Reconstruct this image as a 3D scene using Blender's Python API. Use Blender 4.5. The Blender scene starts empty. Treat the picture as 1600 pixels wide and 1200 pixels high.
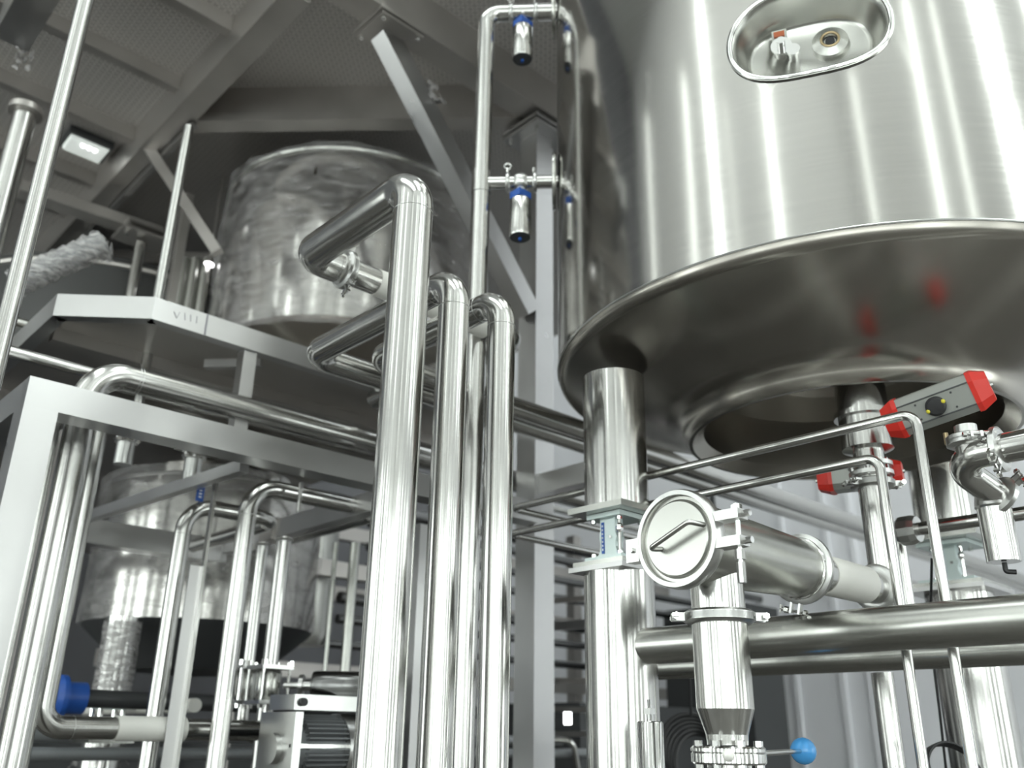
import bpy, math, random
from mathutils import Vector, Matrix
random.seed(7)
SC = bpy.context.scene
COL = SC.collection
V = Vector
# ------------------------------------------------------------------ camera, light, exposure
F = 1390.0
EYE = V((0, 0, 1.6))
UP = V((55, 3520, -F)).normalized()
AX = V((1600, -590, -F)); AX = AX - UP * AX.dot(UP); AX.normalize()
AY = UP.cross(AX)
ROT = Matrix((AX, AY, UP))                      # camera space -> world space
cam_d = bpy.data.cameras.new('camera'); cam = bpy.data.objects.new('camera', cam_d); COL.objects.link(cam)
cam_d.sensor_width = 36; cam_d.lens = 36 * F / 1600; cam_d.clip_start = .05; cam_d.clip_end = 200
cam.matrix_world = Matrix.Translation(EYE) @ ROT.to_4x4()
cam_d.dof.use_dof = True; cam_d.dof.focus_distance = 2.05; cam_d.dof.aperture_fstop = 2.4
SC.camera = cam
SC.view_settings.view_transform = 'Standard'; SC.view_settings.look = 'None'
SC.view_settings.gamma = 1; SC.view_settings.use_curve_mapping = False
SC.view_settings.exposure = 0.08
wd = bpy.data.worlds.new('world'); SC.world = wd; wd.use_nodes = True
wd.node_tree.nodes['Background'].inputs[0].default_value = (.8, .88, 1, 1)
wd.node_tree.nodes['Background'].inputs[1].default_value = .6
SC.cycles.use_denoising = True
SC.cycles.max_bounces = 8; SC.cycles.glossy_bounces = 6; SC.cycles.diffuse_bounces = 3
SC.cycles.sample_clamp_indirect = 6
WIN = 5.6            # brightness of the daylight behind the frosted panes, and of the added roof strips
XW, YW, XE, YE, ROOF = -5.5, -5.0, 8.0, 9.5, 12.5   # the hall's inner faces

# ------------------------------------------------------------------ finding places
def ray(px, py): return ROT @ V(((px - 800) / F, -(py - 600) / F, -1.0))
def at(px, py, X=None, Y=None, Z=None, d=None):
    r = ray(px, py)
    if X is not None: t = (X - EYE.x) / r.x
    elif Y is not None: t = (Y - EYE.y) / r.y
    elif Z is not None: t = (Z - EYE.z) / r.z
    else: t = d
    return EYE + r * t
def zof(p, py):
    q0 = ROT.transposed() @ (V((p[0], p[1], 0)) - EYE); u = ROT.transposed() @ V((0, 0, 1)); k = py - 600
    return (F * q0.y - k * q0.z) / (k * u.z - F * u.y)
def hz(px, D=None, X=None, Y=None, py=1145):           # foot point of a vertical seen at px on the horizon
    r = ray(px, py)
    if X is not None: t = X / r.x
    elif Y is not None: t = Y / r.y
    else: t = D / math.hypot(r.x, r.y)
    return V((r.x * t, r.y * t, 0))

# ------------------------------------------------------------------ materials
def mat(name, base, metal=0.0, rough=.5, aniso=0, tangent='Z', noise=None, bump=None, emit=None, spec=None, coat=0, alpha=None):
    m = bpy.data.materials.new(name); m.use_nodes = True; nt = m.node_tree; N = nt.nodes; L = nt.links
    b = N['Principled BSDF']
    b.inputs['Base Color'].default_value = (*base, 1); b.inputs['Metallic'].default_value = metal
    b.inputs['Roughness'].default_value = rough
    if coat: b.inputs['Coat Weight'].default_value = coat
    if spec is not None: b.inputs['Specular IOR Level'].default_value = spec
    if emit: b.inputs['Emission Color'].default_value = (*emit[0], 1); b.inputs['Emission Strength'].default_value = emit[1]
    tc = N.new('ShaderNodeTexCoord'); 
    def nz(scale3, scale, detail=3, rg=.5):
        mp = N.new('ShaderNodeMapping'); mp.inputs['Scale'].default_value = scale3
        L.new(tc.outputs['Object'], mp.inputs['Vector'])
        n = N.new('ShaderNodeTexNoise'); n.inputs['Scale'].default_value = scale; n.inputs['Detail'].default_value = detail
        n.inputs['Roughness'].default_value = rg
        L.new(mp.outputs[0], n.inputs['Vector']); return n
    if aniso:
        b.inputs['Anisotropic'].default_value = aniso
        t = N.new('ShaderNodeTangent'); t.direction_type = 'RADIAL'; t.axis = tangent; L.new(t.outputs[0], b.inputs['Tangent'])
    if noise:      # (scale3, scale, amount_rough, amount_colour)
        n = nz(noise[0], noise[1])
        mr = N.new('ShaderNodeMapRange'); mr.inputs[1].default_value = .25; mr.inputs[2].default_value = .75
        mr.inputs[3].default_value = max(.02, rough - noise[2]); mr.inputs[4].default_value = rough + noise[2]
        L.new(n.outputs['Fac'], mr.inputs[0]); L.new(mr.outputs[0], b.inputs['Roughness'])
        if noise[3]:
            mx = N.new('ShaderNodeMix'); mx.data_type = 'RGBA'
            mx.inputs[6].default_value = tuple(c * (1 - noise[3]) for c in base) + (1,)
            mx.inputs[7].default_value = tuple(min(1, c * (1 + noise[3])) for c in base) + (1,)
            L.new(n.outputs['Fac'], mx.inputs[0]); L.new(mx.outputs[2], b.inputs['Base Color'])
    prev = None
    for bp in (bump or []):   # (scale3, scale, strength, distance)
        n = nz(bp[0], bp[1], 0)
        bb = N.new('ShaderNodeBump'); bb.inputs['Strength'].default_value = bp[2]; bb.inputs['Distance'].default_value = bp[3]
        L.new(n.outputs['Fac'], bb.inputs['Height'])
        if prev: L.new(prev.outputs[0], bb.inputs['Normal'])
        prev = bb
    if prev: L.new(prev.outputs[0], b.inputs['Normal'])
    return m
ST = (.57, .565, .55)
M = {}
M['pipe'] = mat('polished_pipe_steel', ST, 1, .17, noise=((1, 1, 1), 6, .05, .04), bump=[((1, 1, 1), 9, .06, .004)])
M['tank'] = mat('brushed_tank_steel', (.50, .49, .47), 1, .12, aniso=.6, noise=((.7, .7, 30), 4, .015, .05),
                bump=[((2.6, 2.6, .3), 2.0, .3, .008)])
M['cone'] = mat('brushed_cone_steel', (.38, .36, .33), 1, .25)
M['brush'] = mat('satin_steel', (.50, .50, .475), 1, .27)
M['frame'] = mat('satin_frame_steel', (.56, .555, .555), 1, .32, noise=((1, 1, 1), 5, .06, .08))
M['beam'] = mat('dull_beam_steel', (.50, .475, .455), .85, .36, noise=((1, 1, 1), 5, .08, .15))
M['polish'] = mat('mirror_steel', (.74, .74, .73), 1, .08)
M['cast'] = mat('cast_steel', (.62, .62, .61), 1, .28, bump=[((1, 1, 1), 60, .1, .002)])
M['zinc'] = mat('zinc_plate', (.60, .68, .67), .7, .4, noise=((1, 1, 1), 20, .08, .08))
M['alu'] = mat('grey_anodised', (.34, .35, .33), .6, .45)
M['white'] = mat('white_sleeve', (.80, .79, .75), 0, .5, noise=((1, 1, 4), 8, .05, .03), bump=[((1, 1, 1), 9, .1, .004)])
M['red'] = mat('red_plastic', (.62, .03, .02), 0, .32)
M['blue'] = mat('blue_plastic', (.02, .09, .38), 0, .35)
M['ball'] = mat('light_blue_ball', (.07, .36, .80), 0, .25, coat=.4)
M['black'] = mat('black_rubber', (.02, .02, .022), 0, .45)
M['yellow'] = mat('yellow_mark', (.7, .62, .05), 0, .5)
M['brass'] = mat('brass', (.42, .33, .2), 1, .35)
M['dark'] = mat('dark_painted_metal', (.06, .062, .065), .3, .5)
M['mgrey'] = mat('motor_grey_paint', (.24, .25, .26), .3, .45)
M['wall'] = mat('light_wall_panel', (.80, .80, .84), 0, .6, noise=((1, 1, .3), 2, .05, .04))
M['hallwall'] = mat('pale_hall_wall', (.80, .80, .785), 0, .6)
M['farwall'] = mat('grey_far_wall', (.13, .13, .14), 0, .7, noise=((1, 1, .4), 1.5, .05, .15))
M['door'] = mat('grey_door', (.22, .22, .225), 0, .5)
M['floor'] = mat('grey_floor', (.10, .094, .085), 0, .45, noise=((1, 1, 1), 2, .06, .1))
M['roof'] = mat('grey_roof', (.5, .5, .49), 0, .7)
M['darksteel'] = mat('dark_polished_steel', (.2, .2, .2), 1, .2)
M['pane'] = mat('frosted_pane', (.8, .85, .82), 0, .4, emit=((.93, 1.0, .97), WIN))
M['lamp'] = mat('lamp_glow', (.8, .85, .8), 0, .4, emit=((.95, 1.0, .97), .35))
M['lampfar'] = mat('lamp_white', (.8, .85, .8), 0, .4, emit=((1, 1.0, 1), 6))
M['mark'] = mat('pen_mark', (.26, .25, .28), 0, .6)
M['letter'] = mat('white_print', (.8, .82, .85), 0, .5)
M['copper'] = mat('red_sight_mark', (.45, .12, .05), 0, .4)
# diamond plate
def diamond():
    m = mat('diamond_plate', (.5, .48, .46), .6, .5); nt = m.node_tree; N = nt.nodes; L = nt.links; b = N['Principled BSDF']
    tc = N.new('ShaderNodeTexCoord'); sp = N.new('ShaderNodeSeparateXYZ'); L.new(tc.outputs['Object'], sp.inputs[0])
    def mt(op, a, c=None, d=None):
        n = N.new('ShaderNodeMath'); n.operation = op
        for i, v in enumerate((a, c, d)):
            if v is None: continue
            if isinstance(v, (int, float)): n.inputs[i].default_value = v
            else: L.new(v, n.inputs[i])
        return n.outputs[0]
    def bars(ox, oy, swap):
        x = mt('MULTIPLY', sp.outputs[0], 30.0); y = mt('MULTIPLY', sp.outputs[1], 30.0)
        x = mt('ADD', x, ox); y = mt('ADD', y, oy)
        fx = mt('SUBTRACT', mt('FRACT', x), .5); fy = mt('SUBTRACT', mt('FRACT', y), .5)
        if swap: fx, fy = fy, fx
        a = mt('MULTIPLY', fx, 2.3); c = mt('MULTIPLY', fy, 9.0)
        d = mt('ADD', mt('MULTIPLY', a, a), mt('MULTIPLY', c, c))
        return mt('MAXIMUM', mt('SUBTRACT', 1.0, d), 0.0)
    h = mt('MAXIMUM', bars(0, 0, False), bars(.5, .5, True))
    bp = N.new('ShaderNodeBump'); bp.inputs['Strength'].default_value = .7; bp.inputs['Distance'].default_value = .004
    L.new(h, bp.inputs['Height']); L.new(bp.outputs[0], b.inputs['Normal'])
    mx = N.new('ShaderNodeMix'); mx.data_type = 'RGBA'; mx.inputs[6].default_value = (.46, .44, .425, 1); mx.inputs[7].default_value = (.78, .75, .72, 1)
    L.new(h, mx.inputs[0]); L.new(mx.outputs[2], b.inputs['Base Color'])
    return m
M['deck'] = diamond()
# clear plastic film: crinkled, part see-through
def film(name, dens, rough=.18, scale=14):
    m = bpy.data.materials.new(name); m.use_nodes = True; nt = m.node_tree; N = nt.nodes; L = nt.links
    for n in list(N): N.remove(n)
    out = N.new('ShaderNodeOutputMaterial'); mx = N.new('ShaderNodeMixShader'); tr = N.new('ShaderNodeBsdfTransparent')
    gl = N.new('ShaderNodeBsdfPrincipled'); gl.inputs['Base Color'].default_value = (.62, .60, .60, 1); gl.inputs['Roughness'].default_value = rough
    gl.inputs['Specular IOR Level'].default_value = .8
    tc = N.new('ShaderNodeTexCoord'); mp = N.new('ShaderNodeMapping'); mp.inputs['Scale'].default_value = (1, 1, 3.2)
    mp.inputs['Rotation'].default_value = (.35, .3, 0)
    n = N.new('ShaderNodeTexNoise'); n.inputs['Scale'].default_value = scale; n.inputs['Detail'].default_value = 4; n.inputs['Distortion'].default_value = .6
    L.new(tc.outputs['Object'], mp.inputs[0]); L.new(mp.outputs[0], n.inputs['Vector'])
    mr = N.new('ShaderNodeMapRange'); mr.inputs[1].default_value = .35; mr.inputs[2].default_value = .7
    mr.inputs[3].default_value = dens * .35; mr.inputs[4].default_value = min(1, dens * 1.6)
    L.new(n.outputs['Fac'], mr.inputs[0]); L.new(mr.outputs[0], mx.inputs[0])
    bp = N.new('ShaderNodeBump'); bp.inputs['Strength'].default_value = 1.0; bp.inputs['Distance'].default_value = .03
    L.new(n.outputs['Fac'], bp.inputs['Height']); L.new(bp.outputs[0], gl.inputs['Normal'])
    L.new(tr.outputs[0], mx.inputs[1]); L.new(gl.outputs[0], mx.inputs[2]); L.new(mx.outputs[0], out.inputs[0])
    return m
M['film'] = film('clear_film', .27, .12, scale=7)
M['film2'] = film('bubble_film', .6, .3, 24)

# ------------------------------------------------------------------ mesh tools
def frame(o, z, xh=None):
    z = V(z).normalized(); xh = V(xh) if xh is not None else (V((0, 0, 1)) if abs(z.z) < .9 else V((1, 0, 0)))
    x = xh - z * xh.dot(z)
    if x.length < 1e-6: x = V((0, 1, 0)) - z * z.y
    x.normalize(); y = z.cross(x)
    m = Matrix.Identity(4)
    for i in range(3): m[i][0] = x[i]; m[i][1] = y[i]; m[i][2] = z[i]; m[i][3] = o[i]
    return m
class MB:
    def __init__(s): s.v = []; s.f = []
    def add(s, vs, fs):
        k = len(s.v); s.v += [V(p) for p in vs]; s.f += [tuple(i + k for i in f) for f in fs]; return s
    def box(s, c, size, m=None, taper=1, bev=0):
        c = V(c); h = V(size) / 2
        vs = []
        for dz, t in ((-1, 1), (1, taper)):
            for dx, dy in ((-1, -1), (1, -1), (1, 1), (-1, 1)):
                p = V((dx * h.x * t, dy * h.y * t, dz * h.z)) + c
                vs.append(m @ p if m else p)
        return s.add(vs, [(0, 3, 2, 1), (4, 5, 6, 7), (0, 1, 5, 4), (1, 2, 6, 5), (2, 3, 7, 6), (3, 0, 4, 7)])
    def bar(s, a, b, w, h, side=None):       # rectangular bar a->b, w along `side`, h across
        a, b = V(a), V(b); m = frame(a, b - a, side)
        return s.box((0, 0, (b - a).length / 2), (w, h, (b - a).length), m)
    def lathe(s, o, axis, prof, n=32, closed=False):
        m = frame(o, axis); vs = []; fs = []
        for z, r in prof:
            for i in range(n):
                t = 2 * math.pi * i / n; vs.append(m @ V((r * math.cos(t), r * math.sin(t), z)))
        k = len(prof)
        for j in range(k - 1 + (1 if closed else 0)):
            j2 = (j + 1) % k
            for i in range(n):
                i2 = (i + 1) % n; fs.append((j * n + i, j * n + i2, j2 * n + i2, j2 * n + i))
        if not closed:
            if prof[0][1] > 1e-5: fs.append(tuple(reversed(range(n))))
            if prof[-1][1] > 1e-5: fs.append(tuple((k - 1) * n + i for i in range(n)))
        return s.add(vs, fs)
    def cyl(s, a, b, r, r2=None, n=24):
        a, b = V(a), V(b); return s.lathe(a, b - a, [(0, r), ((b - a).length, r if r2 is None else r2)], n)
    def tube(s, pts, r, bend=None, n=24, k=9, cap=True):
        pts = [V(p) for p in pts]; bend = bend or r * 2
        path = [pts[0]]
        for i in range(1, len(pts) - 1):
            p, a, b = pts[i], (pts[i - 1] - pts[i]), (pts[i + 1] - pts[i])
            an, bn = a.normalized(), b.normalized(); ang = an.angle(bn)
            if ang > 3.1: path.append(p); continue
            t = min(bend / math.tan(ang / 2), a.length * .49, b.length * .49); rr = t * math.tan(ang / 2)
            c = p + (an + bn).normalized() * (rr / math.sin(ang / 2))
            u = (p + an * t) - c; w = (p + bn * t) - c; tot = u.angle(w); ax = u.cross(w).normalized()
            for j in range(k + 1):
                path.append(c + Matrix.Rotation(tot * j / k, 3, ax) @ u)
        path.append(pts[-1])
        tg = []
        for i in range(len(path)):
            a = path[max(0, i - 1)]; b = path[min(len(path) - 1, i + 1)]; tg.append((b - a).normalized())
        x = frame(path[0], tg[0]).to_3x3().col[0]
        vs = []; fs = []
        for i, p in enumerate(path):
            x = (x - tg[i] * x.dot(tg[i])).normalized(); y = tg[i].cross(x)
            for j in range(n):
                t = 2 * math.pi * j / n; vs.append(p + x * (r * math.cos(t)) + y * (r * math.sin(t)))
        for i in range(len(path) - 1):
            for j in range(n):
                j2 = (j + 1) % n; fs.append((i * n + j, i * n + j2, (i + 1) * n + j2, (i + 1) * n + j))
        if cap: fs += [tuple(reversed(range(n))), tuple((len(path) - 1) * n + j for j in range(n))]
        return s.add(vs, fs)
    def ball(s, c, r, n=16, sc=(1, 1, 1)):
        pr = [(-r * math.cos(math.pi * i / 10), max(1e-6, r * math.sin(math.pi * i / 10))) for i in range(11)]
        k = len(s.v); s.lathe((0, 0, 0), (0, 0, 1), pr, n)
        for i in range(k, len(s.v)):
            p = s.v[i]; s.v[i] = V((p.x * sc[0], p.y * sc[1], p.z * sc[2])) + V(c)
        return s
    def ring(s, c, axis, R, r, n=40, k=10, sq=None):
        return s.lathe(c, axis, [(r * math.sin(2 * math.pi * i / k) * (sq or 1), R + r * math.cos(2 * math.pi * i / k)) for i in range(k)], n, closed=True)
    def build(s, name, m, parent=None, ang=35, flat=False):
        me = bpy.data.meshes.new(name)
        if parent is not None: o0 = V(parent['_o'])
        else:
            xs = [p.x for p in s.v]; ys = [p.y for p in s.v]; zs = [p.z for p in s.v]
            o0 = V(((min(xs) + max(xs)) / 2, (min(ys) + max(ys)) / 2, min(zs)))
        me.from_pydata([tuple(p - o0) for p in s.v], [], s.f); me.update()
        import bmesh
        bm = bmesh.new(); bm.from_mesh(me); bmesh.ops.recalc_face_normals(bm, faces=bm.faces[:]); bm.to_mesh(me); bm.free()
        if not flat:
            me.polygons.foreach_set('use_smooth', [True] * len(me.polygons)); me.set_sharp_from_angle(angle=math.radians(ang))
        me.materials.append(M[m] if isinstance(m, str) else m)
        o = bpy.data.objects.new(name, me); COL.objects.link(o)
        if parent is not None: o.parent = parent; o['_o'] = tuple(o0); o['_c'] = 1
        else: o.location = o0; o['_o'] = tuple(o0)
        return o
def thing(name, label, cat, loc, group=None):
    o = bpy.data.objects.new(name, None); COL.objects.link(o); o.location = V(loc); o['_o'] = tuple(loc)
    o.empty_display_size = .1
    return tag(o, label, cat, group)
def tag(o, label, cat, group=None):
    o['label'] = label; o['category'] = cat
    if group: o['group'] = group
    return o
def struct(o): o['kind'] = 'structure'; return o
def clampring(p, ax, r, parent, lug=None, name='clamp', w=.014):
    """tri-clamp: a V ring with two lugs, bolt and wing nut"""
    mb = MB(); o = V(p); a = V(ax).normalized()
    mb.lathe(o - a * w, a, [(0, r * 1.0), (0, r + .010), (w * .45, r + .019), (w * 1.55, r + .019), (2 * w, r + .010), (2 * w, r)], 36, closed=True)
    lg = V(lug) if lug is not None else V((0, 0, 1)); lg = (lg - a * lg.dot(a)).normalized(); t = a.cross(lg)
    m = frame(o, a, lg)
    for sg in (-1, 1): mb.box((r + .028, sg * .011, 0), (.028, .006, w * 1.3), m)
    c = parent and mb.build(name, 'cast', parent)
    b = MB(); q = o + lg * (r + .036)
    b.cyl(q - t * .03, q + t * .042, .0035, n=8); b.cyl(q + t * .018, q + t * .03, .008, n=6); b.cyl(q - t * .03, q - t * .022, .007, n=6)
    b.box((r + .036 + .0, .040, 0), (.020, .005, .006), m)
    b.build('bolt', 'polish', c)
    return c
def seam(p, ax, r, parent):
    return MB().ring(p, ax, r, .0010, 36, 6).build('weld_seam', 'cast', parent)
Z0 = V((0, 0, 1)); XA = V((1, 0, 0)); YA = V((0, 1, 0))

# ================================================================== THE HALL
def wall_with_holes(name, fixed, val, thick, a0, a1, z0, z1, holes, m):
    """wall panel along the other axis with rectangular openings"""
    mb = MB()
    def put(u0, u1, w0, w1):
        if u1 - u0 < 1e-4 or w1 - w0 < 1e-4: return
        cu, cw = (u0 + u1) / 2, (w0 + w1) / 2
        if fixed == 'x': mb.box((val, cu, cw), (thick, u1 - u0, w1 - w0))
        else: mb.box((cu, val, cw), (u1 - u0, thick, w1 - w0))
    cur = a0
    for (h0, h1, b0, b1) in sorted(holes):
        put(cur, h0, z0, z1); put(h0, h1, z0, b0); put(h0, h1, b1, z1); cur = h1
    put(cur, a1, z0, z1)
    return struct(mb.build(name, m, flat=True))
wn = [0]
def window(fixed, val, u0, u1, w0, w1, inward, bars=1):
    wn[0] += 1; c = ((val, (u0 + u1) / 2, w0) if fixed == 'x' else ((u0 + u1) / 2, val, w0))
    e = bpy.data.objects.new('window_%d' % wn[0], None); COL.objects.link(e); e.location = c; e['_o'] = tuple(c); e['kind'] = 'structure'
    def bx(mb, a0, a1, b0, b1, t, off=0):
        if fixed == 'x': mb.box((val + off, (a0 + a1) / 2, (b0 + b1) / 2), (t, a1 - a0, b1 - b0))
        else: mb.box(((a0 + a1) / 2, val + off, (b0 + b1) / 2), (a1 - a0, t, b1 - b0))
        return mb
    bx(MB(), u0, u1, w0, w1, .02).build('pane', 'pane', e, flat=True)
    fr = MB(); q = .05
    for a in (u0, u1 - q): bx(fr, a, a + q, w0, w1, .10, inward * .03)
    n = max(2, int((w1 - w0) / 1.5) + 1)
    for i in range(n if u1 - u0 > .4 else 0): z = w0 + (w1 - w0 - q) * i / (n - 1); bx(fr, u0, u1, z, z + q, .10, inward * .03)
    for i in range(bars): a = u0 + (u1 - u0) * (i + 1) / (bars + 1); bx(fr, a - .03, a + .03, w0, w1, .09, inward * .03)
    fr.build('frame', 'white', e, flat=True)
TH = .2
struct(MB().box(((XW + XE) / 2, (YW + YE) / 2, -.05), (XE - XW + 1, YE - YW + 1, .1)).build('floor', 'floor', flat=True))
struct(MB().box(((XW + XE) / 2, (YW + YE) / 2, ROOF + .05), (XE - XW + 1, YE - YW + 1, .1)).build('ceiling', 'roof', flat=True))
LO, HI = (.9, 4.2), 5.1
WXL = [(-4.5, -3.6), (-3.0, -2.4), (-1.2, -.6), (.3, .9), (2.2, 2.6), (3.6, 4.9), (5.6, 6.1), (6.8, 8.4)]
WYL = [(-4.9, -4.0), (-3.4, -2.9), (-2.1, -.7), (-.1, .3), (1.3, 1.8), (3.1, 3.6), (4.9, 6.9)]  # last, wide window added out of view to light the right wall
WXH = [(7.75, .3, 11), (5.9, .12, 9.6), (4.4, .28, 10.2), (3.6, .10, 9), (2.75, .5, 11.2), (1.75, .14, 9.2), (-.55, .34, 9.8), (-2.7, .1, 9)]
WYH = [(-4.0, .3, 10), (-2.2, .12, 8.6), (-.35, .28, 9), (.75, .2, 8.6), (2.9, .9, 11), (5.2, .5, 10)]
WX = [(a, b, *LO) for a, b in WXL]; WY = [(a, b, *LO) for a, b in WYL]
WX2 = [(c - w / 2, c + w / 2, HI, t) for c, w, t in WXH]; WY2 = [(c - w / 2, c + w / 2, HI, t) for c, w, t in WYH]
SPL = 4.65                                 # the walls are built in a lower and an upper course
wall_with_holes('wall_left',  'x', XW - TH / 2, TH, YW, YE, 0, SPL, WX, 'hallwall')
wall_with_holes('wall_back',  'y', YW - TH / 2, TH, XW, XE, 0, SPL, WY, 'hallwall')
wall_with_holes('wall_left_upper', 'x', XW - TH / 2, TH, YW, YE, SPL, ROOF, WX2, 'hallwall')
wall_with_holes('wall_back_upper', 'y', YW - TH / 2, TH, XW, XE, SPL, ROOF, WY2, 'hallwall')
for a, b, c, d in WX + WX2: window('x', XW - .1, a, b, c, d, 1, 1 if b - a > 1 else 0)
for a, b, c, d in WY + WY2: window('y', YW - .1, a, b, c, d, 1, 1 if b - a > 1 else 0)
def roof_fill_strip(x0, x1, y0, y1, name):      # added glowing strips under the roof, out of view, to brighten the walls
    o = MB().box(((x0 + x1) / 2, (y0 + y1) / 2, ROOF - .02), (x1 - x0, y1 - y0, .04)).build(name, 'pane', flat=True); struct(o)
roof_fill_strip(-3.6, -1.6, -4.5, 5.0, 'window_%d' % (wn[0] + 2)); roof_fill_strip(.8, 2.6, -4.5, .5, 'window_%d' % (wn[0] + 3)); roof_fill_strip(5.6, 7.8, -4.5, 7.0, 'window_%d' % (wn[0] + 1))  # window names here belong to the added, unseen fill strips
wall_with_holes('wall_right', 'x', XE + TH / 2, TH, YW, YE, 0, ROOF, [], 'wall')
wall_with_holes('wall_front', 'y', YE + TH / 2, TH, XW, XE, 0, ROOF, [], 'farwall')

# ================================================================== BIG TANK (upper right)
K = .77
TC = V((3.6176 * K, 1.7067 * K, 0)); TR = 1.272 * K; ZR = 1.6 + 1.54 * K
tank = thing('storage_tank', 'huge brushed steel tank with a coned bottom hanging over the right half', 'tank', (TC.x, TC.y, ZR - .3))
kn = .04
prof = [(ZR + 3.6, TR), (ZR + .6, TR), (ZR + .02, TR)]
body = MB().lathe((TC.x, TC.y, 0), Z0, [(ZR + 3.8, .3), (ZR + 3.6, TR)] + [(ZR + 3.6 - 3.6 * i / 8 + .01, TR) for i in range(9)], 128)
# shell is cut for the recess below, with a boolean
shell = body
lipz = 1.6 + 1.235 * K; lipr = .70 * K; inr = .62 * K
cone_prof = [(ZR + .011, TR)]
for i in range(1, 7):
    a = math.radians(12 * i); cone_prof.append((ZR + .01 - kn * math.sin(a), TR - kn * (1 - math.cos(a))))
cone_prof += [(lipz + .088, lipr + .075), (lipz + .070, lipr + .035), (lipz + .052, lipr + .016), (lipz + .032, lipr + .008), (lipz + .012, lipr + .002), (lipz, lipr - .010), (lipz, lipr - .022), (lipz + .012, lipr - .032), (lipz + .04, inr), (lipz + .22, inr - .01), (lipz + .27, .06 * K), (lipz + .275, .0001)]
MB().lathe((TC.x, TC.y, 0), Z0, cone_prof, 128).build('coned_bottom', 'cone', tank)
MB().ring((TC.x, TC.y, ZR + .012), Z0, TR, .0035, 128, 6).build('weld_seam', 'cast', tank)
# recessed oval hand-hole on the shell
ov = at(1262, 42, d=2.35)
def tank_hit(px, py, R=TR):
    r = ray(px, py); ox, oy = EYE.x - TC.x, EYE.y - TC.y
    a = r.x ** 2 + r.y ** 2; b = 2 * (ox * r.x + oy * r.y); c = ox * ox + oy * oy - R * R
    return EYE + r * ((-b - math.sqrt(b * b - 4 * a * c)) / (2 * a))
oc = tank_hit(1262, 45); nrm = V((oc.x - TC.x, oc.y - TC.y, 0)).normalized(); tng = V((-nrm.y, nrm.x, 0))
pl = tank_hit(1136, 70); pr_ = tank_hit(1384, 20)
half_w = abs((pr_ - pl).dot(tng)) / 2; cz = oc.z; half_h = 0.125
half_h = min(.16, max(.08, cz - zof(oc, 112)))
OV = (half_w, half_h)
def oval(u, k=1.0, grow=0.0):        # stadium-like ellipse
    c, s = math.cos(u), math.sin(u); e = .75
    return ((OV[0] * k + grow) * math.copysign(abs(c) ** e, c), (OV[1] * k + grow) * math.copysign(abs(s) ** (.95), s))
def oval_loop(mb_pts, n, off, k, grow, on_shell):
    out = []
    for i in range(n):
        u = 2 * math.pi * i / n; a, b = oval(u, k, grow)
        if on_shell:
            ang = math.atan2(nrm.y, nrm.x) + a / TR; rr = TR + off
            out.append(V((TC.x + rr * math.cos(ang), TC.y + rr * math.sin(ang), cz + b)))
        else: out.append(V((oc.x, oc.y, cz)) + tng * a + V((0, 0, b)) + nrm * off)
    return out
n = 64
def strip(loops, close=False):
    vs = []; fs = []
    for l in loops: vs += l
    for j in range(len(loops) - 1):
        for i in range(n): i2 = (i + 1) % n; fs.append((j * n + i, j * n + i2, (j + 1) * n + i2, (j + 1) * n + i))
    if close: fs.append(tuple((len(loops) - 1) * n + i for i in range(n)))
    return vs, fs
cut = MB(); lo = [oval_loop(0, n, .12, 1, 0, False), oval_loop(0, n, -.16, 1, 0, False)]
vs, fs = strip(lo, True); fs.append(tuple(reversed(range(n)))); cut.add(vs, fs)
shell_o = shell.build('shell', 'tank', tank, ang=25)
cut_o = cut.build('cutter', 'cone', tank)
bm_ = shell_o.modifiers.new('cut', 'BOOLEAN'); bm_.object = cut_o; bm_.operation = 'DIFFERENCE'; bm_.solver = 'EXACT'
dg = bpy.context.evaluated_depsgraph_get(); me2 = bpy.data.meshes.new_from_object(shell_o.evaluated_get(dg))
shell_o.modifiers.clear(); shell_o.data = me2
# take away the cut's own walls and floor, the pocket mesh replaces them
import bmesh
bb = bmesh.new(); bb.from_mesh(me2); kill = []
for fc in bb.faces:
    c = fc.calc_center_median() + V(shell_o['_o']); r = math.hypot(c.x - TC.x, c.y - TC.y)
    if r < TR - .012 and c.z < ZR + 3.5 and len(fc.verts) < 100 and abs(fc.normal.z) < .98 or (r < TR - .012 and abs(c.z - cz) < .3): kill.append(fc)
bmesh.ops.delete(bb, geom=kill, context='FACES'); bb.to_mesh(me2); bb.free()
bpy.data.objects.remove(cut_o)
pocket = MB(); vs, fs = strip([oval_loop(0, n, .006, 1, .012, True), oval_loop(0, n, .010, 1, .004, True), oval_loop(0, n, .004, 1, -.004, True), oval_loop(0, n, -.02, 1, -.012, True), oval_loop(0, n, -.105, .86, -.01, False), oval_loop(0, n, -.115, .80, -.01, False)], True)
pocket.add(vs, fs); pk = pocket.build('oval_recess', 'brush', tank, ang=60)
rim = MB(); L1 = [oval_loop(0, n, .004 + .006 * math.sin(2 * math.pi * j / 8), 1, .004 + .008 * math.cos(2 * math.pi * j / 8), True) for j in range(9)]
vs, fs = strip(L1); rim.add(vs, fs).build('rolled_rim', 'polish', pk, ang=60)
pf = V((oc.x, oc.y, cz)) - nrm * .115
def in_recess(px, py):
    r = ray(px, py); t = (pf - EYE).dot(nrm) / r.dot(nrm); return EYE + r * t
q = in_recess(1297, 69)
MB().lathe(q, nrm, [(0, .05), (.012, .05), (.014, .044), (.020, .030), (.022, .022), (.012, .016), (.011, .0001)], 32).build('sight_port', 'brush', pk)
MB().lathe(q + nrm * .012, nrm, [(0, .013), (.004, .013), (.0042, .0001)], 20).build('port_hole', 'black', pk)
MB().ring(q + nrm * .021, nrm, .024, .004, 28, 8).build('port_gasket', 'brass', pk)
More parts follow.
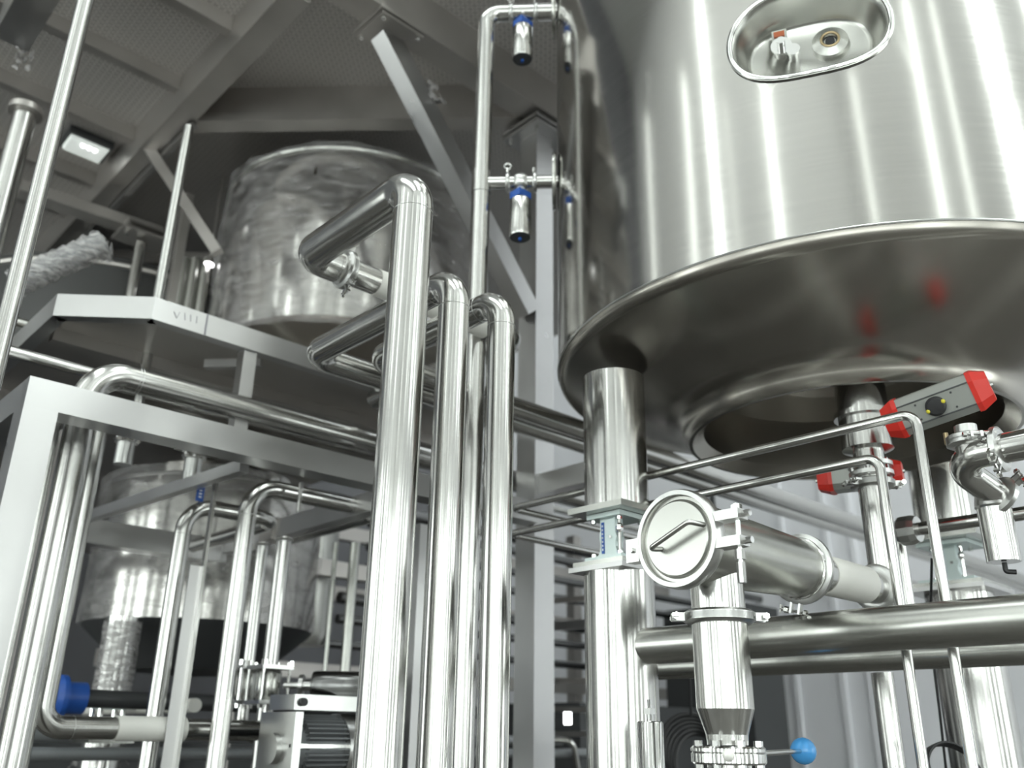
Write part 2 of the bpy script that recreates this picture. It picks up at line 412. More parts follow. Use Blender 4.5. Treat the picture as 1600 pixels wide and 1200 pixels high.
q = in_recess(1222, 84)
sv = MB().lathe(q, nrm, [(0, .022), (.03, .022), (.03, .030), (.036, .030), (.036, .012), (.06, .012)], 24).build('sampling_cock', 'polish', pk)
q2 = in_recess(1240, 90); MB().lathe(q2, nrm, [(0, .016), (.03, .016), (.03, .020), (.038, .020)], 20).build('side_cock', 'polish', pk)
q3 = in_recess(1219, 70) + nrm * .03; mm = frame(q3, nrm, Z0)
MB().box((0, 0, 0), (.052, .044, .008), mm, taper=.95).build('tag_plate', 'brush', pk)
MB().box((.008, 0, .006), (.018, .03, .004), mm).build('red_tag_mark', 'copper', pk)

# tank legs
def leg(px_top, base, r, ztop, zb, zl, label, g=1.0):
    """upper leg, weigh module and lower leg are separate things"""
    u = MB().cyl((base.x, base.y, zb + .018), (base.x, base.y, ztop), r, n=48).build('leg', 'pipe', tank)
    u['label'] = label[0]
    MB().box((base.x, base.y, zb + .009), (.21 * g, .21 * g, .018)).build('foot_plate', 'brush', u)
    w = thing('weigh_module', label[1], 'weigh module', (base.x, base.y, zl))
    h = zb - zl
    MB().box((base.x, base.y, zb - .008), (.13 * g, .13 * g, .014)).build('top_plate', 'zinc', w)
    MB().box((base.x, base.y, zl + .008), (.14 * g, .14 * g, .014)).build('bottom_plate', 'zinc', w)
    # waisted web, flat face to the left
    mw = frame(V((base.x, base.y, zl + .014)), XA, Z0); hh = h - .028
    ol = []
    for i in range(9):
        t = i / 8; ol.append((hh * t, .044 - .016 * math.sin(math.pi * min(1, t * 1.6)) if t < .62 else .029))
    pts = [(a, b) for a, b in ol] + [(a, -b) for a, b in reversed(ol)]
    web = MB(); k = len(pts)
    off = -.045
    vs = [mw @ V((a, b, off)) for a, b in pts] + [mw @ V((a, b, off + .035)) for a, b in pts]
    fs = [tuple(reversed(range(k))), tuple(range(k, 2 * k))] + [(i, (i + 1) % k, k + (i + 1) % k, k + i) for i in range(k)]
    web.add(vs, fs); wo = web.build('load_cell_body', 'zinc', w, flat=True)
    MB().box((hh * .5, -.018, off - .001), (hh * .8, .010, .003), mw).build('blue_label', 'blue', wo)
    lt = MB()
    for i in range(7): lt.box((hh * (.2 + .1 * i), -.018, off - .003), (hh * .055, .004, .001), mw)
    lt.build('label_print', 'letter', wo)
    MB().cyl(mw @ V((hh * .5, .012, off - .004)), mw @ V((hh * .5, .012, off + .01)), .005, n=10).build('pin', 'polish', wo)
    for sx, sy in ((-1, -1), (1, -1), (1, 1), (-1, 1)):
        b = MB(); p = V((base.x + sx * .05, base.y + sy * .05, zl + .014)); b.cyl(p, p + Z0 * .012, .009, n=6)
        q = V((base.x + sx * .05, base.y + sy * .05, zb - .014)); MB().cyl(q - Z0 * .012, q, .008, n=6).build('nut', 'polish', w)
        if (sx, sy) == (-1, -1): b.cyl(p, q, .005, n=8); b.lathe(p + Z0 * h * .45, Z0, [(0, .006), (.008, .011), (.02, .011), (.028, .006)], 6)
        b.build('bolt', 'polish', w)
    lo = thing('support_pillar', label[2], 'pillar', (base.x, base.y, 0))
    MB().cyl((base.x, base.y, 0), (base.x, base.y, zl - .030), r * 1.06, n=48).build('tube', 'pipe', lo)
    MB().box((base.x, base.y, zl - .008), (.19 * g, .19 * g, .016)).build('head_plate', 'brush', lo)
    MB().box((base.x - .004, base.y, zl - .023), (.205 * g, .205 * g, .014)).build('cap_plate', 'frame', lo)
    return u
L1 = hz(974, D=math.hypot(2.65, 2.22) * K); L2 = at(1535, 1150, d=3.95 * K); L2.z = 0
leg(0, L1, .13 * K * .97, ZR - .12, zof(L1, 806), zof(L1, 881),
    ('polished round leg under the left side of the big coned tank', 'zinc weigh module with a blue label between tank leg and left pillar', 'thick polished steel pillar right of the square column'))
leg(0, L2, .145 * K * .97, ZR - .22, zof(L2, 850), zof(L2, 915),
    ('polished round tank leg behind the white sleeved outlet pipe, at right', 'zinc weigh module on the right pillar, behind the bent tubing', 'thick steel pillar at the bottom right behind the black cable'), g=1.4)

# ================================================================== THREE TALL PIPES
YP = 1.652; yp = {}
def zc(p, py): return zof(p, py)
P1 = hz(593, Y=YP); R1 = .052
z1 = zof(P1, 288)
c1 = V((P1.x, P1.y, z1)); e1 = at(462, 390, Z=z1); e1.x = P1.x
t1 = thing('riser_pipe', 'tallest and thickest upright pipe, its bent top running back to a white sleeve', 'pipe', (P1.x, P1.y, 0), None)
MB().tube([(P1.x, P1.y, 0), c1, e1, e1 + XA * .10], R1, .075, 40, 12).build('pipe_body', 'pipe', t1)
seam((P1.x, P1.y, z1 - .09), Z0, R1, t1)
rs = e1 + XA * .09
MB().lathe(rs, XA, [(0, R1 + .0005), (.03, .044)], 40).build('reducer', 'pipe', t1)
clampring(e1 + XA * .130, XA, .044, t1, lug=(0, -.5, -1))
clampring(e1 + XA * .134, XA, .044, t1, lug=(0, -.2, 1))
MB().cyl(e1 + XA * .12, e1 + XA * .26, .043, n=36).build('pipe_stub', 'pipe', t1)
MB().cyl(e1 + XA * .245, e1 + XA * .72, .0445, n=36).build('white_sleeve', 'white', t1)
endx = e1 + XA * .88
MB().tube([e1 + XA * .72, endx, endx + YA * .9], .043, .07, 32).build('return_pipe', 'pipe', t1)

def run_pipe(px, ptop, pcorner, r, xr, label, far, tail=None):
    P = hz(px, Y=YP); z = zof(P, ptop); c = V((P.x, P.y, z)); e = at(*pcorner, Z=z); e.x = P.x
    t = thing('riser_pipe', label, 'pipe', (P.x, P.y, 0))
    MB().tube([(P.x, P.y, 0), c, e, V((far, e.y, z))] , r, .075, 36, 12).build('pipe_body', 'pipe', t)
    seam((P.x, P.y, z - .085), Z0, r, t); seam(c + YA * .085, YA, r, t)
    return P, e
P2, e2 = run_pipe(681, 437, (473, 551), .0412, 0, 'middle of the three tall pipes, bent back over the left long run', XE - .05)
P3, e3 = run_pipe(770, 468, (578, 560), .0385, 0, 'right and shortest of the three tall bent pipes, beside the square column', XE - .05)

# ================================================================== SQUARE COLUMN, BEAMS AND UPPER DECK
ZB = 4.75; ZD = 4.98
CP = hz(834, Y=2.92); cs = .125
colm = thing('steel_column', 'square brushed steel column behind the three tall pipes', 'column', (CP.x, CP.y, 0))
MB().box((CP.x, CP.y, ZB / 2), (cs, cs, ZB - .06)).build('shaft', 'frame', colm, flat=True)
for i, dz in enumerate((.07, .035)):
    MB().box((CP.x, CP.y, ZB - dz), (.27, .27, .02)).build('head_plate', 'frame', colm, flat=True)
for sx, sy in ((-1, -1), (1, -1), (-1, 1), (1, 1)):
    MB().cyl((CP.x + sx * .1, CP.y + sy * .1, ZB - .11), (CP.x + sx * .1, CP.y + sy * .1, ZB - .02), .011, n=8).build('bolt', 'polish', colm)
hb = ZD - ZB
def beam(a, b, w, h, label, m='beam', name='deck_beam', side=Z0, cat='beam'):
    o = MB().bar(a, b, h, w, side).build(name, m, flat=True); return tag(o, label, cat)
# main beam along y, x = 1.35 .. 1.47
beam((1.415, 3.0, ZB + hb / 2), (1.415, 9.2, ZB + hb / 2), .125, hb, 'deck beam slanting from top centre-left down behind the left post')
beam((1.48, 2.85, ZB + hb / 2), (5.3, 2.85, ZB + hb / 2), .15, hb, 'dark deck beam from top centre to the column head, bolted along its face')
fb = MB()
for i in range(5): 
    p = at(680 + i * 14.5, 107 + i * 10.2, Y=2.775); fb.cyl((p.x, 2.765, ZB + .05), (p.x, 2.78, ZB + .05), .009, n=8)
# diagonal beam of the octagon
beam((1.48, 4.26, ZB + hb / 2), (2.86, 2.86, ZB + hb / 2), .10, hb, 'level deck beam just above the wrapped tank')
# purlins running to the main beam, left
for i, (px, py, lab) in enumerate(((150, 92, 'middle channel purlin under the checker plate, left of the main beam'),
                                    (300, 32, 'upper channel purlin under the checker plate, nearest the top edge'),
                                    (110, 190, 'third channel purlin under the checker plate, above the flood lamp'),
                                    (60, 268, 'fourth channel purlin under the checker plate, below the flood lamp'),
                                    (100, 345, 'farthest channel purlin under the checker plate, at the wrapped bundle'))):
    p = at(px, py, Z=ZB + .10)
    beam((max(-.5, 4.25 - p.y), p.y, ZD - .045), (1.352, p.y, ZD - .045), .06, .09, lab, name='purlin', cat='purlin')
deck = MB(); dp_ = [(-.5, 9.3), (-.5, 4.7), (2.1, 2.35), (5.3, 2.35), (5.3, 9.3)]
deck.add([(x, y, ZD) for x, y in dp_] + [(x, y, ZD + .02) for x, y in dp_], [tuple(range(5)), tuple(reversed(range(5, 10)))] + [(i, (i + 1) % 5, 5 + (i + 1) % 5, 5 + i) for i in range(5)])
tag(deck.build('checker_plate_deck', 'deck', flat=True), 'dark checker plate deck overhead, patterned sheets between the purlins', 'deck')
# hanging square beam top left, film at its end
p = at(45, 68, Z=4.3)
q = at(28, 74, Z=4.6)
hbm = thing('wrapped_beam', 'pale square beam end poking in at the top left corner with torn film', 'beam', (q.x, q.y, 4.6))
MB().box((q.x - .03, q.y - .32, 4.70), (.15, .64, .20)).build('beam_body', 'frame', hbm, flat=True)
MB().box((q.x - .03, q.y - .32, 4.9), (.10, .10, .20)).build('hanger_block', 'frame', hbm, flat=True)
def crumple(c, sc, n, name, parent, m='film2', seed=1):
    rnd = random.Random(seed); mb = MB()
    for i in range(n):
        a = V(c) + V([rnd.uniform(-1, 1) * s for s in sc]); 
        k = len(mb.v); ring = [a + V([rnd.uniform(-1, 1) * s * .7 for s in sc]) for _ in range(5)]
        mb.add([a] + ring, [(0, j + 1, (j + 1) % 5 + 1) for j in range(5)])
    return mb.build(name, m, parent, ang=180)
crumple((q.x + .04, q.y + .02, 4.55), (.035, .035, .06), 8, 'torn_film', hbm, seed=3)

# diagonal brace from beam to column
bt = V((at(600, 55, Y=2.9).x, 2.90, ZB - .02)); bb_ = V((CP.x - .08, 2.90, zof(CP, 500)))
br = thing('diagonal_brace', 'square steel brace slanting from the deck beam down to the column', 'brace', tuple(bb_))
MB().bar(bt, bb_, .10, .10, Z0).build('brace_bar', 'frame', br, flat=True)
MB().box((bt.x + .02, 2.88, ZB - .012), (.26, .24, .02)).build('top_plate', 'beam', br, flat=True)
MB().box((bt.x + .02, 2.88, ZB - .034), (.24, .22, .014)).build('lower_plate', 'beam', br, flat=True)
for sx, sy in ((-1, -1), (1, -1), (1, 1), (-1, 1)):
    MB().cyl((bt.x + .02 + sx * .1, 2.88 + sy * .09, ZB - .055), (bt.x + .02 + sx * .1, 2.88 + sy * .09, ZB - .02), .011, n=8).build('bolt', 'polish', br)
fm = bt.lerp(bb_, .22); crumple(fm + V((.05, -.05, .03)), (.07, .03, .07), 9, 'film_remnant', br, seed=5)

# octagonal platform with pale fascia
ZF = 3.085
sF = .80
def fz(px, py): return at(px, py, Z=ZF)
fa = fz(90, 459); fb_ = fz(243, 464)
yF = fb_.y; xF = fa.x
pf0 = V((xF, 8.5, ZF)); pts = [V((xF, 8.5, ZF)), V((xF, fa.y, ZF)), V((fb_.x, yF, ZF)), V((CP.x - .07, yF, ZF))]
pl = thing('platform', 'pale edged octagonal platform in front of the wrapped tank', 'platform', (fb_.x, yF, ZF - .09))
fas = MB(); hF = .088; tF = .05
def pbox(mb, a, b, z0, z1, t):
    d = (b - a).normalized(); nn = V((-d.y, d.x, 0)) * -t   # inward offset
    nn = V((d.y, -d.x, 0)) * -t
    vs = []
    for z in (z0, z1):
        for p in (a, b, b + nn, a + nn): vs.append(V((p.x, p.y, z)))
    mb.add(vs, [(0, 3, 2, 1), (4, 5, 6, 7), (0, 1, 5, 4), (1, 2, 6, 5), (2, 3, 7, 6), (3, 0, 4, 7)])
for i in range(3):
    mb = MB(); pbox(mb, pts[i], pts[i + 1], ZF - hF, ZF, tF); mb.build('fascia', 'frame', pl, flat=True)
sl = MB(); poly = [V((xF + .02, 8.4, 0)), V((xF + .02, fa.y + .01, 0)), V((fb_.x + .01, yF + .02, 0)), V((CP.x - .07, yF + .02, 0)), V((CP.x - .07, 8.4, 0))]
k = len(poly); vs = [V((p.x, p.y, ZF - .03)) for p in poly] + [V((p.x, p.y, ZF - .01)) for p in poly]
sl.add(vs, [tuple(range(k)), tuple(reversed(range(k, 2 * k)))] + [(i, (i + 1) % k, k + (i + 1) % k, k + i) for i in range(k)])
sl.build('plate', 'beam', pl, flat=True)
for yy in (yF + .5, yF + 1.4):
    MB().box(((xF + CP.x) / 2, yy, ZF - .055), (CP.x - xF - .15, .05, .05)).build('under_rib', 'beam', pl, flat=True)
mk = MB()
for (a, b, c, d) in ((272, 487, 276, 497), (276, 497, 281, 488), (289, 489, 289, 500), (298, 492, 298, 502), (308, 494, 307, 505)):
    p = at(a, b, Y=yF - .001); r_ = at(c, d, Y=yF - .001); mk.bar(p, r_, .0022, .002, YA)
mk.build('pen_marks', 'mark', pl, flat=True)
gap = at(322, 510, Y=yF - .001); MB().box((gap.x, yF - .001, ZF - hF / 2), (.006, .003, hF)).build('joint_gap', 'mark', pl, flat=True)
pp = at(384, 560, Y=yF + .05)
zpp = zof((pp.x, yF + .04), 690)
tag(MB().box((pp.x, yF + .04, (ZF - hF + zpp) / 2), (.055, .055, ZF - hF - zpp)).build('platform_post', 'frame', flat=True), 'slim square post under the platform edge, left of the bent pipe elbows', 'post')
a = at(312, 575, Y=yF + .3); b = at(378, 545, Y=yF + .3)
tag(MB().bar((a.x, yF + .25, a.z), (b.x, yF + .1, ZF - hF), .035, .035).build('platform_strut', 'frame', flat=True), 'short slanting strut beneath the platform edge behind the big elbow', 'strut')

# ================================================================== WRAPPED TANK ON THE PLATFORM
T2 = hz(482, D=5.15); R2 = .80; near = 4.35 / 5.15
def near_pt(c, R): d = V((c.x, c.y, 0)).normalized(); return V((c.x, c.y, 0)) - d * R
n2 = near_pt(T2, R2); zb2 = zof(n2, 494); zt2 = min(ZB - .02, zof(n2, 222))
tk = thing('wrapped_tank', 'steel tank wrapped in clear plastic film standing on the octagonal platform', 'tank', (T2.x, T2.y, zb2 - .4))
MB().lathe((T2.x, T2.y, 0), Z0, [(zt2 + .15, .3), (zt2 + .05, R2 - .1), (zt2, R2)] + [(zt2 + (zb2 - zt2) * i / 4, R2) for i in range(1, 5)], 72).build('shell', 'tank', tk)
MB().lathe((T2.x, T2.y, 0), Z0, [(zb2 + .002, R2 - .001), (zb2 - .03, R2 - .03), (zb2 - .34, .12), (zb2 - .34, .001)], 72).build('coned_bottom', 'cone', tk)
MB().ring((T2.x, T2.y, zt2 - .02), Z0, R2, .018, 72, 8).build('top_hoop', 'brush', tk)
wr = MB(); rnd = random.Random(4); nn_ = 96; rows = 22; vs = []; fs = []
for j in range(rows + 1):
    z = zb2 - .05 + (zt2 - zb2 + .06) * j / rows
    for i in range(nn_):
        t = 2 * math.pi * i / nn_
        rr = R2 + .018 + .010 * math.sin(7 * t + z * 9) + .008 * math.sin(23 * t - z * 17) + rnd.uniform(-.004, .004)
        vs.append(V((T2.x + rr * math.cos(t), T2.y + rr * math.sin(t), z)))
for j in range(rows):
    for i in range(nn_): i2 = (i + 1) % nn_; fs.append((j * nn_ + i, j * nn_ + i2, (j + 1) * nn_ + i2, (j + 1) * nn_ + i))
wr.add(vs, fs).build('plastic_wrap', 'film', tk, ang=180)
lp = at(327, 413, d=5.6)
wl_ = thing('work_light', 'small glowing work light on a rod just left of the wrapped tank', 'light', tuple(lp))
MB().ball(lp, .022, 16, (1.5, .8, .7)).build('bulb', 'lampfar', wl_)
MB().cyl(lp + Z0 * .01, (lp.x, lp.y, ZD), .008, n=8).build('hanging_rod', 'beam', wl_)

# ================================================================== DARK TANK FAR LEFT, UPPER
T4 = hz(70, D=7.0); R4 = 1.15; n4 = near_pt(T4, R4); 
zt4 = zof(n4, 408)
tk4 = thing('dark_tank', 'dark tank behind the platform, left of the wrapped tank', 'tank', (T4.x, T4.y, 3.1))
MB().lathe((T4.x, T4.y, 0), Z0, [(3.1, .3), (3.15, R4), (zt4, R4), (zt4 + .03, R4 - .05), (zt4 + .04, .2)], 64).build('shell', mat('dark_tank_steel', (.10, .10, .10), .6, .4), tk4)  # one even dark grey base colour
MB().ring((T4.x, T4.y, zt4 - .05), Z0, R4, .02, 64, 8).build('top_hoop', 'beam', tk4)
for px in (283, 300, 318):
    c = at(px, 450, d=5.6)
    tag(MB().cyl((c.x, c.y, 3.1), (c.x, c.y, zof(c, 405)), .035, n=14).build('support_tube', 'brush'), {283: 'left', 300: 'middle', 318: 'right'}[px] + ' of the three faint upright tubes between dark tank and wrapped tank', 'tube')

# ================================================================== WRAPPED TANK LOWER LEFT
T3 = hz(290, D=5.3); R3 = .60; n3 = near_pt(T3, R3)
zb3 = zof(n3, 966); zt3 = zof(n3, 742)
t3 = thing('lower_tank', 'film covered tank seen through the left frame, black cone beneath', 'tank', (T3.x, T3.y, zb3 - .25))
MB().lathe((T3.x, T3.y, 0), Z0, [(min(zt3 + .26, ZF - .12), .2), (min(zt3 + .25, ZF - .13), .40), (zt3 + .03, .40), (zt3 + .02, R3 - .03), (zt3, R3), (zb3, R3)], 64).build('shell', 'tank', t3)
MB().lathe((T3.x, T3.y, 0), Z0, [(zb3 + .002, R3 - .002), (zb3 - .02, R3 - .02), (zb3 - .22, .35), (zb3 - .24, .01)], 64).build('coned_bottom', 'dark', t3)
MB().ring((T3.x, T3.y, zt3), Z0, R3, .008, 64, 6).build('weld_seam', 'cast', t3)
wr = MB(); vs = []; fs = []; rows = 14; rnd = random.Random(9)
for j in range(rows + 1):
    z = zb3 + (zt3 - zb3 + .05) * j / rows
    for i in range(nn_):
        t = 2 * math.pi * i / nn_; rr = R3 + .014 + .006 * math.sin(9 * t + z * 7) + .006 * math.sin(31 * t) + rnd.uniform(-.003, .003)
        vs.append(V((T3.x + rr * math.cos(t), T3.y + rr * math.sin(t), z)))
for j in range(rows):
    for i in range(nn_): i2 = (i + 1) % nn_; fs.append((j * nn_ + i, j * nn_ + i2, (j + 1) * nn_ + i2, (j + 1) * nn_ + i))
wr.add(vs, fs).build('plastic_wrap', 'film', t3, ang=180)
# its wrapped leg, plates
lc = at(183, 1030, d=4.15); zl3 = zof(lc, 1094)
wl = MB().cyl((lc.x, lc.y, zl3 + .02), (lc.x, lc.y, zof(lc, 965)), .078, n=32).build('leg', 'pipe', t3); wl['label'] = 'bubble wrapped round leg standing on plates'
mb = MB(); vs = []; fs = []; rows = 12; nn2 = 36
for j in range(rows + 1):
    z = zl3 + .03 + (zof(lc, 972) - zl3 - .03) * j / rows
    for i in range(nn2):
        t = 2 * math.pi * i / nn2; rr = .084 + rnd.uniform(-.004, .004); vs.append(V((lc.x + rr * math.cos(t), lc.y + rr * math.sin(t), z)))
for j in range(rows):
    for i in range(nn2): i2 = (i + 1) % nn2; fs.append((j * nn2 + i, j * nn2 + i2, (j + 1) * nn2 + i2, (j + 1) * nn2 + i))
mb.add(vs, fs).build('bubble_wrap', 'film2', wl, ang=180)
MB().box((lc.x, lc.y, zl3 + .01), (.19, .19, .02)).build('foot_plate', 'brush', wl, flat=True)
MB().box((lc.x, lc.y, zl3 - .025), (.12, .12, .03)).build('spacer_plate', 'zinc', wl, flat=True)
for sx, sy in ((-1, -1), (1, -1), (-1, 1), (1, 1)):
    MB().cyl((lc.x + sx * .05, lc.y + sy * .05, zl3 - .085), (lc.x + sx * .05, lc.y + sy * .05, zl3 - .03), .011, n=8).build('bolt', 'polish', wl)
pz = zof(lc, 1155)
pd = thing('pedestal', 'film wrapped pedestal below the plates of the wrapped leg, bottom left', 'pedestal', (lc.x, lc.y, 0))
MB().box((lc.x, lc.y, pz - .008), (.20, .20, .016)).build('top_plate', 'brush', pd, flat=True)
MB().box((lc.x, lc.y, pz + .01), (.10, .10, .055)).build('load_block', 'cast', pd, flat=True)
MB().cyl((lc.x, lc.y, 0), (lc.x, lc.y, pz - .016), .09, n=28).build('column_tube', 'pipe', pd)
crumple((lc.x, lc.y, pz - .12), (.085, .085, .07), 26, 'crumpled_film', pd, seed=8)

# ================================================================== LEFT FRAME
YF = 2.818
fc0 = at(37, 584, Y=YF); fcb = at(90, 644, Y=YF)
zt = fc0.z; zb = fcb.z; fx0 = at(33, 650, Y=YF).x; fx1 = at(90, 650, Y=YF).x; fw = fx1 - fx0
beam((fx0 + .0, YF + .05, (zt + zb) / 2), (CP.x - cs / 2 - .005, YF + .05, (zt + zb) / 2), .10, zt - zb, 'pale satin beam running right from the left post to the column', 'frame', 'frame_beam')
beam((fx0 + fw / 2, YF + .10, (zt + zb) / 2), (fx0 + fw / 2, 6.5, (zt + zb) / 2), fw, zt - zb, 'pale satin beam running back from the left post out of frame', 'frame', 'frame_beam')
tag(MB().box((fx0 + fw / 2, YF + .05, zb / 2), (fw, .10, zb)).build('frame_post', 'frame', flat=True), 'bright satin square post in the left foreground', 'post')
# cross beams behind
a = at(128, 830, Y=4.3); c = at(275, 852, Y=4.3)
tag(MB().bar((a.x - .02, 4.3, a.z), (c.x + .25, 4.3, a.z), .11, .1, Z0).build('cross_beam', 'frame', flat=True), 'grey cross beam in front of the lower left tank', 'beam')
a = at(125, 812, Y=4.2); b = at(383, 722, Y=2.98)
b = V((b.x, 2.98, zb + .01)); 
tag(MB().bar(a, b, .045, .04, Z0).build('cross_strut', 'frame', flat=True), 'thin slanting strut from the frame beam down to the left', 'strut')
# y-direction tie behind big pipe
t0 = at(600, 781, Y=YF + .1); X_ = t0.x; t1_ = at(440, 819, X=X_)
tie = thing('tie_beam', 'pale tie beam slanting left behind the tallest pipe', 'beam', (X_, t0.y, t0.z - .05))
MB().bar((X_, t0.y - .12, t0.z), (X_, t1_.y, t0.z), .085, .06, Z0).build('beam_body', 'frame', tie, flat=True)
MB().box((X_, t1_.y + .05, t0.z), (.10, .12, .10)).build('end_block', 'beam', tie, flat=True)
tag(MB().bar((X_, t1_.y + .12, t0.z - .01), (X_, t1_.y + 1.0, t0.z - .01), .08, .06, Z0).build('tie_extension', 'frame', flat=True), 'far part of the tie beam behind the curved pipes', 'beam')
bp = at(458, 935, Y=4.2)
tag(MB().box((at(520, 890, Y=4.6).x + .1, 4.6, at(520, 890, Y=4.6).z), (1.3, .08, .09)).build('cross_beam', 'beam', flat=True), 'brownish cross beam behind the tall pipes, below the tie beam', 'beam')

# ---- pipes behind the left frame
def vpipe(name, label, px, py, r, ztop_py=None, Y=None, D=None, X=None, z0=0, pts=None, m='pipe', bend=None, grp=None):
    p = at(px, py, Y=Y) if Y is not None else at(px, py, d=D)
    zt_ = zof(p, ztop_py)
    return p, zt_
p = at(82, 900, Y=3.02); zc_ = zof(p, 571)
p.y = 3.055
bigx = thing('process_pipe', 'thick pipe rising behind the left frame, its wide elbow turning right', 'pipe', (p.x, p.y, 0))
bigr = .048
MB().tube([(p.x, p.y, 0), (p.x, p.y, zc_), (XE - .05, p.y, zc_)], bigr, .13, 36, 14).build('pipe_body', 'pipe', bigx)
seam((p.x + .155, p.y, zc_), XA, bigr, bigx); seam((p.x + .165, p.y, zc_), XA, bigr, bigx)
# elbow bottom pipe with white sleeve
p = at(107, 900, Y=3.25); zq = zof(p, 1136)
s1 = thing('process_pipe', 'upright pipe bending right at the bottom left into a white sleeve', 'pipe', (p.x, p.y, zq))
ztp = zb + .0
MB().tube([(p.x, p.y, zof(p, 640)), (p.x, p.y, zq), (p.x + .42, p.y, zq)], .036, .07, 30, 12).build('pipe_body', 'pipe', s1)
MB().cyl((p.x + .24, p.y, zq), (p.x + .48, p.y, zq), .0405, n=28).build('white_sleeve', 'white', s1)
MB().cyl((p.x + .48, p.y, zq), (p.x + 1.02, p.y, zq), .036, n=28).build('pipe_end', 'pipe', s1)
seam((p.x + .10, p.y, zq), XA, .036, s1)
p = at(37, 900, Y=3.05)
tag(MB().cyl((p.x, p.y, 0), (p.x, p.y, zof(p, 655)), .0145, n=16).build('slim_tube', 'pipe'), 'slim tube upright between the left post and the thick pipe', 'tube')
p = at(58, 900, Y=3.35)
tag(MB().box((p.x, p.y, 1.3), (.05, .05, 2.6)).build('back_post', 'beam', flat=True), 'dull narrow post seen behind the left post', 'post')
# d pipe
def hook(label, px, py, Y, r, cpy, xend, name='process_pipe', bend=.09, z0=0):
    p = at(px, py, Y=Y); z = zof(p, cpy); t = thing(name, label, 'pipe', (p.x, p.y, z0))
    MB().tube([(p.x, p.y, z0), (p.x, p.y, z), (p.x + xend, p.y, z), (p.x + xend, p.y + .8, z)], r, bend, 30, 12).build('pipe_body', 'pipe', t)
    seam((p.x, p.y, z - bend - .01), Z0, r, t); return t, p, z
hook('curved top pipe standing left of the slim angle post', 275, 900, 3.35, .031, 787, .40, bend=.11)
hook('curved top pipe standing right of the slim angle post', 371, 925, 3.1, .034, 757, .62, bend=.11)
p = at(312, 900, Y=3.2); 
ap = thing('angle_post', 'slim bright angle post between two curved top pipes', 'post', (p.x, p.y, 0))
zaf = zof(p, 885); MB().box((p.x - .02, p.y, zaf / 2), (.045, .006, zaf)).build('wide_flange', 'frame', ap, flat=True)
MB().box((p.x + .006, p.y - .01, zof(p, 735) / 2), (.012, .022, zof(p, 735))).build('edge_flange', 'pipe', ap, flat=True)
p = at(469, 770, Y=3.0); tag(MB().cyl((p.x, p.y, zof(p, 800)), (p.x, p.y, zb), .008, n=10).build('hanger_rod', 'pipe'), 'thin hanger rod under the frame beam above the end block', 'rod')
# g pair with tie-rod valves
def valve_pipe(px, py, Y, r, top, lab, side):
    p = at(px, py, Y=Y); t = thing('valve_pipe', lab, 'pipe', (p.x, p.y, 0))
    z1, z2 = zof(p, 1043), zof(p, 1098); zt_ = zof(p, top)
    MB().cyl((p.x, p.y, z1), (p.x, p.y, zt_), r, n=28).build('upper_pipe', 'pipe', t)
    MB().ring((p.x, p.y, zt_ - .01), Z0, r, .006, 28, 8).build('collar', 'cast', t)
    MB().lathe((p.x, p.y, 0), Z0, [(z2, r * 1.1), (z2 + .02, r * 1.55), (z1 - .02, r * 1.55), (z1, r * 1.1)], 28).build('valve_body', 'brush', t)
    for dx, dy in ((-.055, -.055), (.055, -.055), (.055, .055), (-.055, .055)):
        b = MB(); b.cyl((p.x + dx, p.y + dy, z2 - .02), (p.x + dx, p.y + dy, z1 + .02), .006, n=8)
        b.cyl((p.x + dx, p.y + dy, z1 + .004), (p.x + dx, p.y + dy, z1 + .024), .013, n=6); b.cyl((p.x + dx, p.y + dy, z2 - .02), (p.x + dx, p.y + dy, z2 - .004), .011, n=6)
        b.build('tie_rod', 'polish', t)
    MB().box((p.x, p.y, z1), (.13, .13, .014)).build('flange_plate', 'cast', t, flat=True)
    MB().box((p.x, p.y, z2), (.13, .13, .014)).build('flange_plate', 'cast', t, flat=True)
    if side: MB().tube([(p.x, p.y, z2), (p.x, p.y, zof(p, 1150)), (p.x + .42, p.y, zof(p, 1150)), (p.x + .42, p.y, 0)], r, .08, 28).build('lower_elbow', 'pipe', t)
    else: MB().cyl((p.x, p.y, 0), (p.x, p.y, z2), r, n=28).build('lower_pipe', 'pipe', t)
    return p, z1, z2
valve_pipe(402, 925, 3.45, .024, 848, 'left valve pipe of the pair, bent at its foot, right of the curved top pipe', True)
gp, gz1, gz2 = valve_pipe(435, 925, 3.25, .030, 840, 'right valve pipe of the pair, below the tie beam end block', False)
ac = thing('pneumatic_actuator', 'dark polished cylinder lying level, right of the tie rod valves', 'actuator', (gp.x + .2, gp.y, (gz1 + gz2) / 2))
zA = (gz1 + gz2) / 2; aX = V((.74, -.67, 0)).normalized()
MB().lathe(V((gp.x, gp.y, zA)) + aX * .17, aX, [(0, .03), (0, .052), (.012, .055), (.24, .055), (.25, .048), (.25, .0001)], 32).build('cylinder', 'darksteel', ac)
MB().lathe(V((gp.x, gp.y, zA)) + aX * .06, aX, [(0, .014), (.06, .014), (.06, .04), (.075, .04), (.075, .02), (.11, .02)], 20).build('coupling', 'cast', ac)
